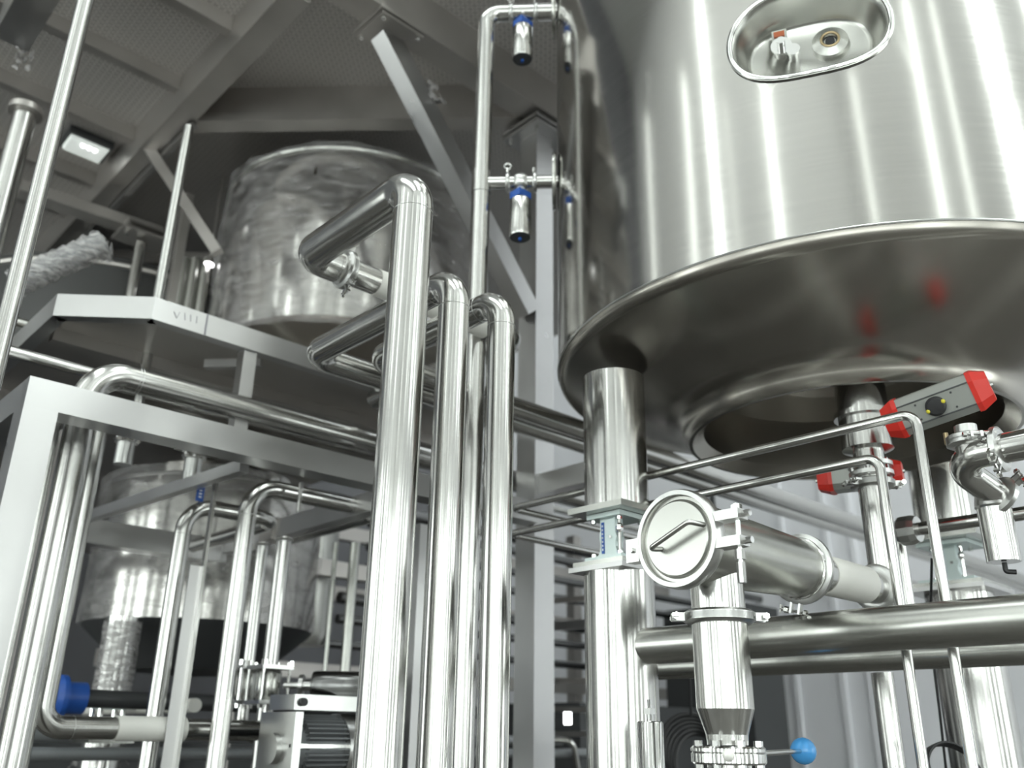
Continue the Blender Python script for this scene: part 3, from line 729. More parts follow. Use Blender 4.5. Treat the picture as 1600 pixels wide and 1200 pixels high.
# pump
pc = at(470, 1160, Y=2.95); pm = thing('pump_motor', 'grey finned pump motor under a flat cover, bottom left of the tall pipes', 'motor', (pc.x, pc.y, 0))
zm = pc.z - .02; fin = MB()
for i in range(40):
    t = math.pi * 2 * i / 40; fin.box((.098, 0, .17), (.03, .004, .30), frame(V((pc.x - .05, pc.y, zm)), XA) @ Matrix.Rotation(t, 4, 'Z'))
MB().cyl((pc.x - .05, pc.y, zm), (pc.x + .27, pc.y, zm), .088, n=36).build('stator_housing', 'mgrey', pm)
fin.build('cooling_fins', 'mgrey', pm, flat=True)
MB().lathe(V((pc.x + .13, pc.y, zm)), XA, [(0, .1), (0, .118), (.2, .118), (.23, .10), (.23, .001)], 36).build('fan_cowl', 'cast', pm)
MB().box((pc.x - .085, pc.y, zm), (.03, .235, .235)).build('end_plate', 'cast', pm, flat=True)
MB().cyl((pc.x - .12, pc.y, zm), (pc.x - .08, pc.y, zm), .05, n=24).build('bearing_cover', 'cast', pm)
MB().box((pc.x + .08, pc.y - .10, zm + .01), (.36, .012, .012)).build('tie_rod', 'polish', pm)
MB().box((pc.x + .12, pc.y, zm + .15), (.42, .17, .05)).build('terminal_box', 'cast', pm, flat=True)
MB().cyl((pc.x - .06, pc.y - .10, zm + .15), (pc.x - .06, pc.y - .07, zm + .15), .014, n=14).build('cable_gland', 'black', pm)
MB().box((pc.x + .1, pc.y, zm / 2 - .05), (.3, .2, zm - .1)).build('pedestal', 'dark', pm, flat=True)

# left tall round posts in front (upper left)
tp = at(70, 260, d=2.5)
rp = tag(MB().cyl((tp.x, tp.y, 0), (tp.x, tp.y, ZD), .0235, n=28).build('round_post', 'pipe'), 'slender polished round post crossing the upper left corner', 'post')
tp = at(23, 240, d=4.1)
pp_ = thing('round_post', 'dark round post by the left edge hung from a plate under the deck', 'post', (tp.x, tp.y, 2.7))
MB().cyl((tp.x, tp.y, 2.7), (tp.x, tp.y, zof(tp, 178)), .05, n=28).build('tube', 'pipe', pp_)
MB().lathe((tp.x, tp.y, zof(tp, 178)), Z0, [(0, .075), (.03, .075), (.03, .05)], 28).build('collar', 'beam', pp_)
# flood lamp under deck
lc_ = at(134, 232, Z=ZD - .06)
fl = thing('flood_lamp', 'small square lit lamp set under the checker plate, upper left', 'lamp', tuple(lc_))
MB().box(lc_ + V((0, 0, .03)), (.26, .20, .05)).build('housing', 'dark', fl, flat=True)
MB().box(lc_ + V((0, 0, -.005)), (.21, .15, .03), taper=1.1).build('diffuser', 'lamp', fl, flat=True)
for i in range(3): MB().ball(lc_ + V((-.03 + .035 * i, -.05, -.02)), .013).build('bulb', 'lampfar', fl)
# thin rail parallel to main beam & handrail posts
r0 = at(303, 196, Z=ZB - .03); r1 = at(20, 490, Z=ZB - .03)
tag(MB().bar((r0.x, r0.y, ZB - .03), (r0.x, r1.y, ZB - .03), .03, .035, Z0).build('edge_rail', 'frame', flat=True), 'thin bright rail running beside the main deck beam, left', 'rail')
h0 = at(262, 380, d=3.9)
tag(MB().cyl((h0.x, h0.y, ZF - .3), (h0.x, h0.y, zof(h0, 198)), .021, n=24).build('hanging_post', 'pipe'), 'bright round post from the deck beam down to the platform corner', 'post')
h0 = at(281, 385, d=5.3)
tag(MB().box((h0.x, h0.y, (ZF + zof(h0, 305)) / 2), (.05, .05, zof(h0, 305) - ZF)).build('hanging_post', 'beam', flat=True), 'dull square post behind the bright round post', 'post')
h0 = at(213, 420, d=5.6)
hp = thing('hanging_post', 'dark round post under a bolted plate, left of the bright round post', 'post', (h0.x, h0.y, ZF))
MB().cyl((h0.x, h0.y, ZF), (h0.x, h0.y, zof(h0, 380)), .034, n=20).build('tube', 'pipe', hp)
MB().box((h0.x, h0.y, zof(h0, 374)), (.30, .22, .02)).build('top_plate', 'beam', hp, flat=True)
MB().box((h0.x, h0.y, zof(h0, 362)), (.26, .2, .02)).build('bolted_plate', 'beam', hp, flat=True)
for sx in (-1, 1): MB().cyl((h0.x + sx * .12, h0.y - .08, zof(h0, 384)), (h0.x + sx * .12, h0.y - .08, zof(h0, 365)), .014, n=8).build('bolt', 'polish', hp)
# braces in the dark
tag(MB().bar(at(228, 225, Z=ZB + .06), at(340, 395, d=5.0), .06, .06, Z0).build('dark_brace', 'beam', flat=True), 'dull brace slanting right behind the bright round post', 'brace')
tag(MB().bar(at(30, 295, Z=4.6), at(250, 368, Z=4.6), .07, .12, Z0).build('dark_beam', 'beam', flat=True), 'dull low beam crossing behind the slender round post', 'beam')
a_ = at(160, 403, d=6.5); tag(MB().bar(a_, at(345, 408, d=6.5), .09, .08, Z0).build('dark_beam', 'beam', flat=True), 'pale grey level beam above the dark tank', 'beam')
# wrapped bundle
A_ = at(20, 445, d=3.6); B_ = at(163, 378, d=3.75)
wb = thing('wrapped_bundle', 'film wrapped pipe bundle slanting behind the slender round post', 'bundle', tuple(A_))
mb = MB(); vs = []; fs = []; m_ = frame(A_, B_ - A_); LL = (B_ - A_).length; rows = 26; nn2 = 28; rnd = random.Random(21)
for j in range(rows + 1):
    for i in range(nn2):
        t = 2 * math.pi * i / nn2; rr = .056 + rnd.uniform(-.006, .006) + .004 * math.sin(j * 2.1)
        vs.append(m_ @ V((rr * math.cos(t), rr * math.sin(t), LL * j / rows)))
for j in range(rows):
    for i in range(nn2): i2 = (i + 1) % nn2; fs.append((j * nn2 + i, j * nn2 + i2, (j + 1) * nn2 + i2, (j + 1) * nn2 + i))
mb.add(vs, fs).build('bubble_wrap', 'film2', wb, ang=180)
MB().cyl(A_, B_, .046, n=20).build('bundle_core', 'mgrey', wb)
crumple(B_ + V((.01, 0, -.03)), (.03, .03, .05), 8, 'loose_film_end', wb, seed=11)

# ================================================================== PIPE V WITH TWO PNEUMATIC VALVES
cdir = V((TC.x, TC.y, 0)); Dc = cdir.length; az = math.atan2(TC.y, TC.x) + math.asin(TR / Dc)
tp_ = V((math.cos(az), math.sin(az), 0)) * math.sqrt(Dc * Dc - TR * TR)          # tangent point
nr = (V((tp_.x, tp_.y, 0)) - V((TC.x, TC.y, 0))).normalized()
tgt = at(754, 200, d=3.3)
Vp = tp_ + nr * .30
# slide until the upright is seen at px 748, y 420
best = min((abs((lambda q: 800 - F * q.x / q.z)(ROT.transposed() @ (tp_ + nr * s + V((0, 0, zof(tp_ + nr * s, 420))) - EYE)) - 747.5), s) for s in [i * .005 for i in range(20, 120)])
Vp = tp_ + nr * best[1]; zT = zof(Vp, 22); zM = zof(Vp, 286); rv = .036
vt = thing('gauge_riser', 'upright pipe left of the big tank with two branches into its shell', 'pipe', (Vp.x, Vp.y, 0))
ti = tp_ - nr * .02
MB().tube([(Vp.x, Vp.y, 0), (Vp.x, Vp.y, zT), (ti.x, ti.y, zT)], rv, .06, 32, 12).build('pipe_body', 'pipe', vt)
MB().cyl((Vp.x, Vp.y, zM), (ti.x, ti.y, zM), .026, n=28).build('branch', 'pipe', vt)
MB().cyl((Vp.x, Vp.y, zM - .05), (Vp.x, Vp.y, zM + .05), rv + .002, n=32).build('tee', 'pipe', vt)
for zz, nm in ((zT, 'upper'), (zM, 'lower')):
    MB().lathe(V((tp_.x, tp_.y, zz)) + nr * .005, nr, [(0, .03), (0, .108), (.006, .112), (.014, .108), (.016, .03)], 40).build('shell_flange', 'brush', vt)
    zv = zz; c = Vp.lerp(tp_, .52); c = V((c.x, c.y, zv))
    va = thing('pneumatic_valve', '%s of two hanging cylinder valves left of the big tank' % nm, 'valve', (c.x, c.y, zv - .26))
    MB().ball(c, .036, 20, (1, 1, 1.05)).build('valve_body', 'cast', va)
    for s in (-.055, .05): 
        MB().lathe(c + nr * s - nr * .008, nr, [(0, .026), (0, .036), (.004, .04), (.012, .04), (.016, .036), (.016, .026)], 28).build('clamp', 'cast', va)
    q = c - nr * .05
    MB().cyl(q + Z0 * .035, q + Z0 * .065, .006, n=8).build('clamp_bolt', 'polish', va)
    MB().ring(c + nr * .052 + Z0 * .075, V((tp_.x, tp_.y, 0)), .013, .004, 16, 6).build('eye_nut', 'polish', va)
    MB().cyl(c + nr * .052 + Z0 * .035, c + nr * .052 + Z0 * .066, .005, n=8).build('eye_bolt', 'polish', va)
    MB().lathe(c - Z0 * .055, Z0, [(-.01, .022), (0, .022), (.02, .02), (.03, .02)], 20).build('neck', 'cast', va)
    MB().box(c - Z0 * .062, (.062, .055, .03), frame((0, 0, 0), Z0) if False else None).build('blue_bracket', 'blue', va, flat=True)
    MB().lathe(c - Z0 * .085, -Z0, [(0, .02), (0, .040), (.004, .0425), (.155, .0425), (.16, .040)], 36).build('cylinder', 'pipe', va)
    MB().lathe(c - Z0 * .243, -Z0, [(0, .040), (.004, .039), (.005, .001)], 32).build('end_disc', 'dark', va)
    MB().cyl(c - Z0 * .258, c - Z0 * .245, .007, n=10).build('blue_plug', 'blue', va)

# ================================================================== CAPPED SPOOL
S = 1.2
c0 = at(1062, 842, d=1.55 * S); OUT = c0 + XA * .945
sp = thing('outlet_manifold', 'wide level pipe closed by a round hinged cap, white sleeve at its far end', 'pipe', tuple(c0))
rc = .0865 * S; r0b = .072 * S; r1b = .070
x1 = .45
def cx(s): return c0 + XA * s
MB().lathe(cx(.02), XA, [(0, r0b), (x1 * .5, (r0b + r1b) / 2 + .001), (x1, r1b)], 56).build('manifold_body', 'brush', sp)
cap = MB().lathe(cx(0), XA, [(-.012, .0001), (-.012, rc * .74), (-.004, rc * .80), (-.004, rc * .86), (-.010, rc * .88), (-.010, rc * .90), (.012, rc * .90)], 56).build('round_cap', 'brush', sp, ang=20)
hd0 = cx(-.012)
mf = frame(cx(-.012), -XA, Z0)     # x up, y sideways, z to the left/front
def cp(px, py, off=0):
    r = ray(px, py); t = (cx(-.012).x - off - EYE.x) / r.x; return EYE + r * t
ha, hb_ = cp(1033, 858), cp(1100, 820)
up_ = -XA * .045
MB().tube([ha, cp(1014, 858, .030), cp(1075, 815, .034), hb_ + V((.002, 0, 0))], .0055, .010, 12).build('handle', 'pipe', cap)
hr = MB()
prof_r = [(-.016, rc * .88), (-.016, rc * .97), (-.008, rc * 1.0), (.010, rc * 1.0), (.018, rc * .96), (.018, rc * .84), (.012, rc * .84), (.012, rc * .88)]
hr.lathe(cx(0), XA, prof_r, 72, closed=True); ho = hr.build('clamp_ring', 'cast', sp)
# lugs and swing bolt at right side of ring (towards -y), hinge at left (+y)
for dz in (.030, -.024):
    b = MB(); b.box((0, -rc - .018, 0), (.036, .062, .020), Matrix.Translation(cx(.004) + Z0 * dz) @ Matrix.Rotation(0, 4, 'X')); b.build('lug', 'cast', ho)
sb = MB(); sbp = cx(.004) + V((0, -rc - .036, 0)); sb.cyl(sbp + Z0 * -.105, sbp + Z0 * .052, .0055, n=10); sb.cyl(sbp + Z0 * .036, sbp + Z0 * .05, .011, n=6)
sb.cyl(sbp - Z0 * .06, sbp - Z0 * .04, .011, n=8); sb.cyl(sbp - Z0 * .105, sbp - Z0 * .065, .009, n=8); sb.cyl(sbp + V((0, -.03, .03)), sbp + V((0, .01, .03)), .007, n=8); sb.cyl(sbp + V((0, -.03, -.024)), sbp + V((0, .01, -.024)), .007, n=8)
sb.build('swing_bolt', 'polish', ho)
hq = cx(-.002) + V((0, rc + .010, -.012)); hg = MB(); hg.box((0, 0, 0), (.03, .035, .05), Matrix.Translation(hq)); hg.cyl(hq - XA * .022, hq + XA * .022, .006, n=12); hg.build('hinge', 'cast', ho)
MB().ring(cx(.02 + x1), XA, r1b + .001, .004, 48, 8).build('weld_ring', 'polish', sp)
clampring(cx(.035 + x1), XA, r1b * .94, sp, lug=(0, .25, -1), w=.010)
xs = .03 + x1
MB().lathe(cx(xs), XA, [(0, r1b * .94), (.09, .049), (.12, .047)], 44).build('taper', 'pipe', sp)
MB().lathe(cx(.585), XA, [(0, .0495), (.02, .0500), (.22, .0490), (.225, .046)], 44).build('white_sleeve', 'white', sp)
MB().cyl(cx(.79), cx(.93), .0445, n=36).build('end_pipe', 'pipe', sp)
clampring(cx(.875), XA, .0445, sp, lug=(0, .3, -1), w=.012)
# riser from tee to tank outlet
ro = .038 * S; zo = OUT.z
orr = thing('outlet_riser', 'upright clamped pipe from the white sleeve up into the tank bottom', 'pipe', (OUT.x, OUT.y, zo - .06))
OX, OY = OUT.x, OUT.y; zcl = zof(OUT, 757)
MB().tube([(OX - .03, OY, zo), (OX, OY, zo), (OX, OY, zcl)], ro * .92, .06, 36).build('elbow_pipe', 'pipe', orr)
clampring((OX, OY, zcl), Z0, ro * .92, orr, lug=(-1, .5, 0), w=.012)
clampring((OX, OY, zcl + .001), Z0, ro * .92, orr, lug=(.7, -.7, 0), w=.012, name='clamp')
zv0 = zof(OUT, 738); zn = zof(OUT, 705)
MB().cyl((OX, OY, zcl + .01), (OX, OY, zn), ro * .95, n=32).build('valve_throat', 'pipe', orr)
for zz in (zof(OUT, 742), zof(OUT, 728)): MB().lathe((OX, OY, zz - .006), Z0, [(0, .03), (0, .062), (.012, .062), (.012, .03)], 36).build('flange', 'cast', orr)
for k_ in range(6):
    t = k_ * math.pi / 3 + .3; MB().cyl((OX + .054 * math.cos(t), OY + .054 * math.sin(t), zof(OUT, 747)), (OX + .054 * math.cos(t), OY + .054 * math.sin(t), zof(OUT, 722)), .006, n=6).build('bolt', 'polish', orr)
MB().lathe((OX, OY, 0), Z0, [(zn, ro), (zn + .004, .072), (zof(OUT, 655), .072), (zof(OUT, 655), .084), (zof(OUT, 647), .084), (zof(OUT, 647), .072), (lipz + .26, .072)], 40).build('outlet_neck', 'pipe', orr)
# red capped actuators
def actuator(c, d, L, w, h, label, knob, up=Z0, name='pneumatic_actuator'):
    t = thing(name, label, 'actuator', tuple(c)); m = frame(c, d, up); h2 = h / 2; w2 = w / 2
    sec = [(h2, w2 * .62), (h2 * .55, w2), (-h2 * .55, w2), (-h2, w2 * .7), (-h2, -w2 * .7), (-h2 * .55, -w2), (h2 * .55, -w2), (h2, -w2 * .62)]
    def ext(sec, z0, z1, k1=1.0):
        mb = MB(); k = len(sec); vs = [m @ V((a, b, z0)) for a, b in sec] + [m @ V((a * k1, b * k1, z1)) for a, b in sec]
        mb.add(vs, [tuple(reversed(range(k))), tuple(range(k, 2 * k))] + [(i, (i + 1) % k, k + (i + 1) % k, k + i) for i in range(k)]); return mb
    bdy = ext(sec, -L / 2, L / 2).build('extruded_body', 'alu', t, flat=True)
    big = [(a * 1.07, b * 1.07) for a, b in sec]
    for s in (-1, 1):
        mb = ext(big, s * L / 2, s * (L / 2 + .012)); 
        mb2 = ext(big, s * (L / 2 + .012), s * (L / 2 + .045), .72); mb.add(mb2.v, mb2.f); e = mb.build('red_end_cap', 'red', t, flat=True)
        MB().cyl(m @ V((0, w2 * .3, s * (L / 2 + .045))), m @ V((0, w2 * .3, s * (L / 2 + .052))), .006, n=6).build('cap_screw', 'polish', e)
    if knob:
        kd = knob; kz = {'x-': V((-h2 - .0, 0, 0)), 'y-': V((0, -w2, 0)), 'y+': V((0, w2, 0))}[kd]
        dirv = (m.to_3x3() @ kz).normalized(); p = m @ kz
        kb = MB().lathe(p, dirv, [(0, .026), (.010, .026), (.016, .020), (.017, .001)], 24).build('indicator_knob', 'black', t)
        sd = dirv.cross(d).normalized()
        for s in (-1, 1): MB().ball(p + dirv * .012 + V(d).normalized() * s * .021 + sd * .006 * s, .006).build('yellow_mark', 'yellow', kb)
        pv = m.to_3x3() @ V((0, 1, 0))
        g = MB(); 
        for s in (-1, 1): g.bar(m @ (kz * 1.0 + V((0, 0, -L / 2))) + sd * s * .03, m @ (kz * 1.0 + V((0, 0, L / 2))) + sd * s * .03, .003, .003)
        g.build('groove', 'dark', bdy, flat=True)
        for s in (-.25, .25):
            for s2 in (-1, 1): MB().cyl(p + V(d).normalized() * L * s + sd * .02 * s2, p + V(d).normalized() * L * s + sd * .02 * s2 + dirv * .003, .003, n=8).build('screw', 'dark', bdy)
    return t
a0 = at(1400, 655, d=2.42); a1 = at(1530, 608, d=2.32)
actuator((a0 + a1) / 2, a1 - a0, (a1 - a0).length * .84, .085, .10, 'grey pneumatic actuator with red end caps and black knob, under the tank mouth', 'y+', up=V((0, 0, 1)) + V((-.35, -.35, 0)))
actuator(V((OX + .045, OY + .045, (zof(OUT, 742) + zof(OUT, 722)) / 2)) + V((.02, .02, 0)), YA * -1 + XA * .3, .15, .07, .075, 'red capped actuator half hidden behind the outlet riser', None)
# ---- right elbow assembly
e0 = at(1480, 718, d=2.2); X5 = e0.x
pA = at(1640, 694, X=X5); pA.z = e0.z
hrz = V((X5, pA.y, e0.z)); e1_ = at(1558, 772, Y=e0.y + .0)
e1_ = at(1560, 776, d=2.22)
rp5 = .036
ep = thing('sampling_elbow', 'short elbow pipe at the right edge, turning back on itself under the red capped actuator', 'pipe', tuple(e0))
MB().tube([V((X5, e0.y - .55, e0.z)), e0, e1_], rp5, .062, 32, 12).build('pipe_body', 'pipe', ep)
ck = at(1562, 703, X=X5); clampring((X5, ck.y, e0.z), YA, rp5, ep, lug=(-.7, 0, -.7), w=.011)
clampring(e1_, (e1_ - e0), rp5, ep, lug=(.7, -.6, -.2), w=.011)
nk = e0 + V((0, -.055, 0)); nk.z = zof(nk, 684); MB().cyl(V((nk.x, nk.y, e0.z)), nk, .031, n=28).build('riser_stub', 'pipe', ep)
clampring(nk - Z0 * .012, Z0, .030, ep, lug=(-.8, -.6, 0), w=.011)
clampring(nk - Z0 * .004, Z0, .030, ep, lug=(.8, -.8, 0), w=.011)
MB().cyl(nk, nk + Z0 * .03, .026, n=20).build('stem', 'cast', ep)
MB().cyl(nk + V((-.01, .045, -.01)), nk + V((-.01, .045, .02)), .006, n=10).build('brass_fitting', 'brass', ep)
vc = at(1553, 793, d=2.22)
cy = thing('sample_cylinder', 'short polished cylinder hanging at the right edge with a black drain stub', 'cylinder', (vc.x, vc.y, zof(vc, 880)))
MB().lathe((vc.x, vc.y, 0), Z0, [(zof(vc, 878), .001), (zof(vc, 878), .039), (zof(vc, 795), .040)], 36).build('cylinder', 'pipe', cy)
MB().lathe((vc.x, vc.y, 0), Z0, [(zof(vc, 795), .040), (zof(vc, 792), .044), (zof(vc, 775), .040), (zof(vc, 765), .02)], 28).build('head', 'cast', cy)
zz = zof(vc, 879); MB().tube([(vc.x, vc.y, zz), (vc.x, vc.y, zz - .022), (vc.x + .01, vc.y - .02, zz - .024)], .006, .006, 10).build('drain_stub', 'black', cy)
# thin dark pipe across, behind
y0 = at(1425, 828, d=2.75); q0 = at(1600, 808, X=y0.x)
tp5 = thing('cross_pipe', 'dark level pipe with a lugged union, passing behind the right bent tubing', 'pipe', tuple(y0))
MB().cyl(y0, V((y0.x, y0.y - 1.6, y0.z)), .020, n=20).build('pipe_body', 'pipe', tp5)
MB().lathe(y0, YA, [(-.02, .02), (-.02, .04), (0, .046), (.03, .046), (.05, .03)], 12).build('union', 'cast', tp5, flat=True)

# ================================================================== DOWN PIPE BELOW THE CAP
dn = at(1121, 990, d=1.77 * S); dn = V((c0.x + (dn - c0).x, c0.y, 0))
dn = V((at(1121, 930, Y=c0.y).x, c0.y, 0))
dp = thing('down_pipe', 'bright clamped pipe dropping below the round cap to a reducer', 'pipe', (dn.x, dn.y, zof(dn, 1160)))
rd = .058; zk = zof(dn, 965)
MB().cyl((dn.x, dn.y, zk), (dn.x, dn.y, c0.z - r0b * .7), rd * .97, n=44).build('upper_stub', 'pipe', dp)
clampring((dn.x, dn.y, zk), Z0, rd * .99, dp, lug=(-.7, .7, 0), w=.013)
clampring((dn.x, dn.y, zk + .001), Z0, rd * .99, dp, lug=(.7, -.7, 0), w=.013)
z_a, z_b, z_c = zof(dn, 1108), zof(dn, 1148), zof(dn, 1164)
MB().lathe((dn.x, dn.y, 0), Z0, [(zk, rd), (z_a, rd), (z_b, rd * .73), (z_c, rd * .71)], 96).build('reducer_body', 'pipe', dp, ang=14)
zv_ = zof(dn, 1176)
bv = thing('butterfly_valve', 'bolted round valve with a light blue ball handle at the bottom', 'valve', (dn.x, dn.y, zv_ - .03))
MB().lathe((dn.x, dn.y, 0), Z0, [(zv_ + .012, .04), (zv_ + .012, .07), (zv_ + .008, .074), (zv_ + .002, .074), (zv_ - .0, .071)], 44).build('upper_flange', 'polish', bv)
MB().lathe((dn.x, dn.y, 0), Z0, [(zv_, .071), (zv_ - .002, .074), (zv_ - .018, .074), (zv_ - .022, .07), (zv_ - .022, .04)], 44).build('lower_flange', 'polish', bv)
for i in range(8):
    t = i * math.pi / 4 + .2; q = V((dn.x + .064 * math.cos(t), dn.y + .064 * math.sin(t), zv_))
    b = MB(); b.cyl(q + Z0 * .012, q + Z0 * .022, .009, n=6); b.cyl(q - Z0 * .022, q - Z0 * .034, .009, n=6); b.cyl(q - Z0 * .038, q, .005, n=8); b.build('bolt', 'polish', bv)
rt = V((dn.x, dn.y, zv_ - .004)); bl = at(1255, 1171, d=1.80 * S)
hdir = (bl - rt).normalized(); hdir.z = 0; hdir.normalize()
lv = MB().cyl(rt + hdir * .06, rt + hdir * .105, .014, n=12).build('handle_hub', 'cast', bv)
bl.z = rt.z + (bl.z - rt.z) * .6
MB().cyl(rt + hdir * .09, bl, .0065, .0055, n=14).build('handle_rod', 'pipe', bv)
MB().ball(bl, .031, 28).build('blue_ball', 'ball', bv)
MB().ball(rt + (V((-dn.x, -dn.y, 0)).normalized()) * .073, .012, 14, (1, 1, 1)).build('sight_button', 'white', bv)
tag(MB().cyl((dn.x, dn.y, 0), (dn.x, dn.y, zv_ - .022), .044, n=32).build('foot_pipe', 'pipe'), 'lower pipe below the bolted valve running out of frame', 'pipe')

# polished cylinder bottom, in front of the left pillar
pc_ = at(1017, 1165, d=2.05)
pv = thing('valve_cylinder', 'mirror polished upright cylinder with a small stem, bottom, before the thick pillar', 'cylinder', (pc_.x, pc_.y, zof(pc_, 1330)))
zt5 = zof(pc_, 1127)
MB().lathe((pc_.x, pc_.y, 0), Z0, [(.9, .001), (.9, .03), (zt5 - .004, .0305), (zt5, .028), (zt5, .001)], 32).build('cylinder', 'polish', pv)
MB().cyl((pc_.x, pc_.y, zt5), (pc_.x, pc_.y, zt5 + .024), .008, n=10).build('nut', 'cast', pv)
MB().box((pc_.x, pc_.y, zt5 + .022), (.018, .018, .014)).build('stem_block', 'cast', pv, flat=True)
MB().cyl((pc_.x, pc_.y, zt5 + .028), (pc_.x, pc_.y, zof(pc_, 1093)), .005, n=10).build('stem', 'polish', pv)
MB().cyl((pc_.x, pc_.y, 0), (pc_.x, pc_.y, .9), .02, n=16).build('stand_tube', 'pipe', pv)

# ================================================================== BIG LEVEL PIPES
bx_ = L1.x; zbp = at(1100, 1003, X=bx_).z
tag(MB().cyl((bx_, L1.y - .05, zbp), (bx_, -.9, zbp), .049, n=40).build('rail_pipe', 'brush'), 'thick level pipe from the left pillar out past the right edge', 'pipe')
l2 = at(1300, 1030, X=2.62); 
tag(MB().cyl((2.62, 2.2, l2.z), (2.62, -.9, l2.z), .040, n=32).build('rail_pipe', 'brush'), 'second level pipe half hidden behind and below the thick level pipe', 'pipe')
p = at(1387, 1120, d=2.85)
tag(MB().cyl((p.x, p.y, 0), (p.x, p.y, l2.z - .02), .034, n=28).build('stand_pipe', 'pipe'), 'upright pipe below the level pipes, left of the bent tubing', 'pipe')
p = at(1412, 900, d=2.8)
tag(MB().cyl((p.x, p.y, 1.9), (p.x, p.y, zof(p, 850)), .022, n=20).build('short_tube', 'pipe'), 'short upright tube right of the outlet riser foot', 'tube')

# ================================================================== BENT TUBING
def tubing(px_v, py_v, X, ycorner, left, r, lab, left2):
    p = at(px_v, py_v, X=X); z = zof(p, ycorner)
    e = at(left[0], left[1], Z=z); e.x = p.x
    f2 = V((e.x + left2, e.y, z))
    t = thing('bent_tube', lab, 'tube', (p.x, p.y, 0))
    MB().tube([(p.x, p.y, 0), (p.x, p.y, z), e, f2], r, .035, 16, 8).build('tube_body', 'pipe', t)
    return z, e
tx = bx_ + .049 + .045
za, ea = tubing(1478, 944, tx, 645, (768, 787), .0125, 'upper bent steel tube running from the tall pipes and down at right', 1.2)
zb_, eb = tubing(1406, 944, tx + .03, 714, (768, 829), .0125, 'lower bent steel tube, dropping between cap pipe and outer bent tube', 1.0)
for p_, z_ in ((V((ea.x + .5, ea.y, 0)), za), (V((eb.x + .5, eb.y, 0)), zb_)):
    s_ = MB(); s_.ring((p_.x, p_.y, z_), XA, .0125, .006, 16, 6); s_.cyl((p_.x, p_.y, z_), (p_.x, p_.y, z_ + .05), .005, n=8); s_.build('tube_clip', 'cast')
    tag(s_ and bpy.data.objects[[o.name for o in bpy.data.objects if o.name.startswith('tube_clip')][-1]], ('upper' if z_ == za else 'lower') + ' small tube clip beside the square column', 'clip')
# bracket beam by column
q = at(832, 762, Y=2.86); 
bk = at(846, 755, X=CP.x + cs / 2)
tag(MB().bar((CP.x, CP.y - cs / 2, zof(CP, 762)), (CP.x, at(930, 740, X=CP.x).y, zof(CP, 762)), .095, .08, Z0).build('bracket_beam', 'frame', flat=True), 'pale bracket beam reaching from the column toward the tank leg', 'beam')

# ================================================================== CABLES
p = at(1456, 880, d=2.6); pts = [at(1456, 873, d=2.62), at(1454, 960, d=2.72), at(1459, 1040, d=2.72), at(1468, 1110, d=2.7), at(1478, 1200, d=2.7), at(1480, 1300, d=2.7)]
tag(MB().tube(pts, .004, .05, 8).build('sensor_cable', 'black'), 'black sensor cable hanging from the right weigh module', 'cable')
cb = MB()
for i in range(4):
    c = at(1490, 1200 + i * 3, d=2.5 + .01 * i); cb.ring(c, V((-.6, -.75, .3 + .1 * i)), .07 + .006 * i, .0042, 36, 6)
tag(cb.build('cable_coil', 'black'), 'coil of black cable at the bottom edge, right', 'cable')
cb = MB()
for i in range(6):
    c = at(1080 + 3 * i, 1165 + 6 * i, d=3.6); cb.ring(c, V((-.7 + .1 * i, -.6, .1)), .12, .011, 36, 6)
cb.tube([at(1078, 970, d=3.6), at(1076, 1040, d=3.6), at(1080, 1120, d=3.6)], .006, .05, 8)
tag(cb.build('cable_bundle', 'black'), 'dark hanging cable bundle between the thick pillar and the down pipe', 'cable')

# ================================================================== RIGHT AND FAR BACKGROUND
def wallbox(px0, px1, py0, py1, X, t, name, m, lab, cat):
    a = at(px0, py0, X=X); b = at(px1, py1, X=X); c = at(px1, py0, X=X)
    z0 = 0 if py1 >= 1195 else b.z
    o = MB().box((X + t / 2, (a.y + c.y) / 2, (max(a.z, c.z) + z0) / 2), (t, abs(a.y - c.y), max(a.z, c.z) - z0)).build(name, m, flat=True)
    return tag(o, lab, cat)
d = MB().box((XE - .03, at(1195, 1100, X=XE).y, 1.25), (.05, at(1165, 1100, X=XE).y - at(1232, 1100, X=XE).y, 2.5)); 
struct(d.build('door_1', 'door', flat=True))
for i, px in enumerate((1128, 1238, 1310, 1352)):
    a = at(px, 1000, X=XE - .02)
    o = MB().box((XE - .02, a.y, 3.0), (.03, .05, 6.0)).build('trim_%d' % (i + 1), 'dark' if i == 0 else 'wall', flat=True); struct(o)
wallbox(1036, 1165, 955, 1200, 6.6, .5, 'control_cabinet', 'dark', 'dark grey cabinet standing behind the thick pillar and down pipe', 'cabinet')
# dark plant room behind the column: racks, frames, vessels
rk = [(4.9, 2.90, .035), (4.9, 2.74, .03), (4.9, 2.60, .03), (5.2, 2.44, .04), (5.2, 2.30, .03), (5.4, 2.16, .03), (5.6, 3.2, .05)]
ws = ('topmost', 'second', 'third', 'fourth', 'fifth', 'lowest', 'thick upper')
for i, (y, z, r) in enumerate(rk):
    tag(MB().cyl((3.3, y, z), (XE, y, z), r, n=16).build('rack_pipe', 'darksteel'), '%s level pipe of the far rack behind the column' % ws[i], 'pipe', None)
for i, x in enumerate((2.9, 4.6, 6.3)):
    tag(MB().box((x, 5.85, 1.7), (.1, .1, 3.4)).build('rack_post', 'beam', flat=True), ('left', 'middle', 'right')[i] + ' post of the far pipe rack, behind the square column', 'post')
for i, z in enumerate((2.0, 2.55, 3.0)):
    tag(MB().box((4.8, 5.75, z), (5.6, .08, .1)).build('rack_beam', 'beam', flat=True), ('lowest', 'middle', 'highest')[i] + ' cross beam of the far pipe rack', 'beam')
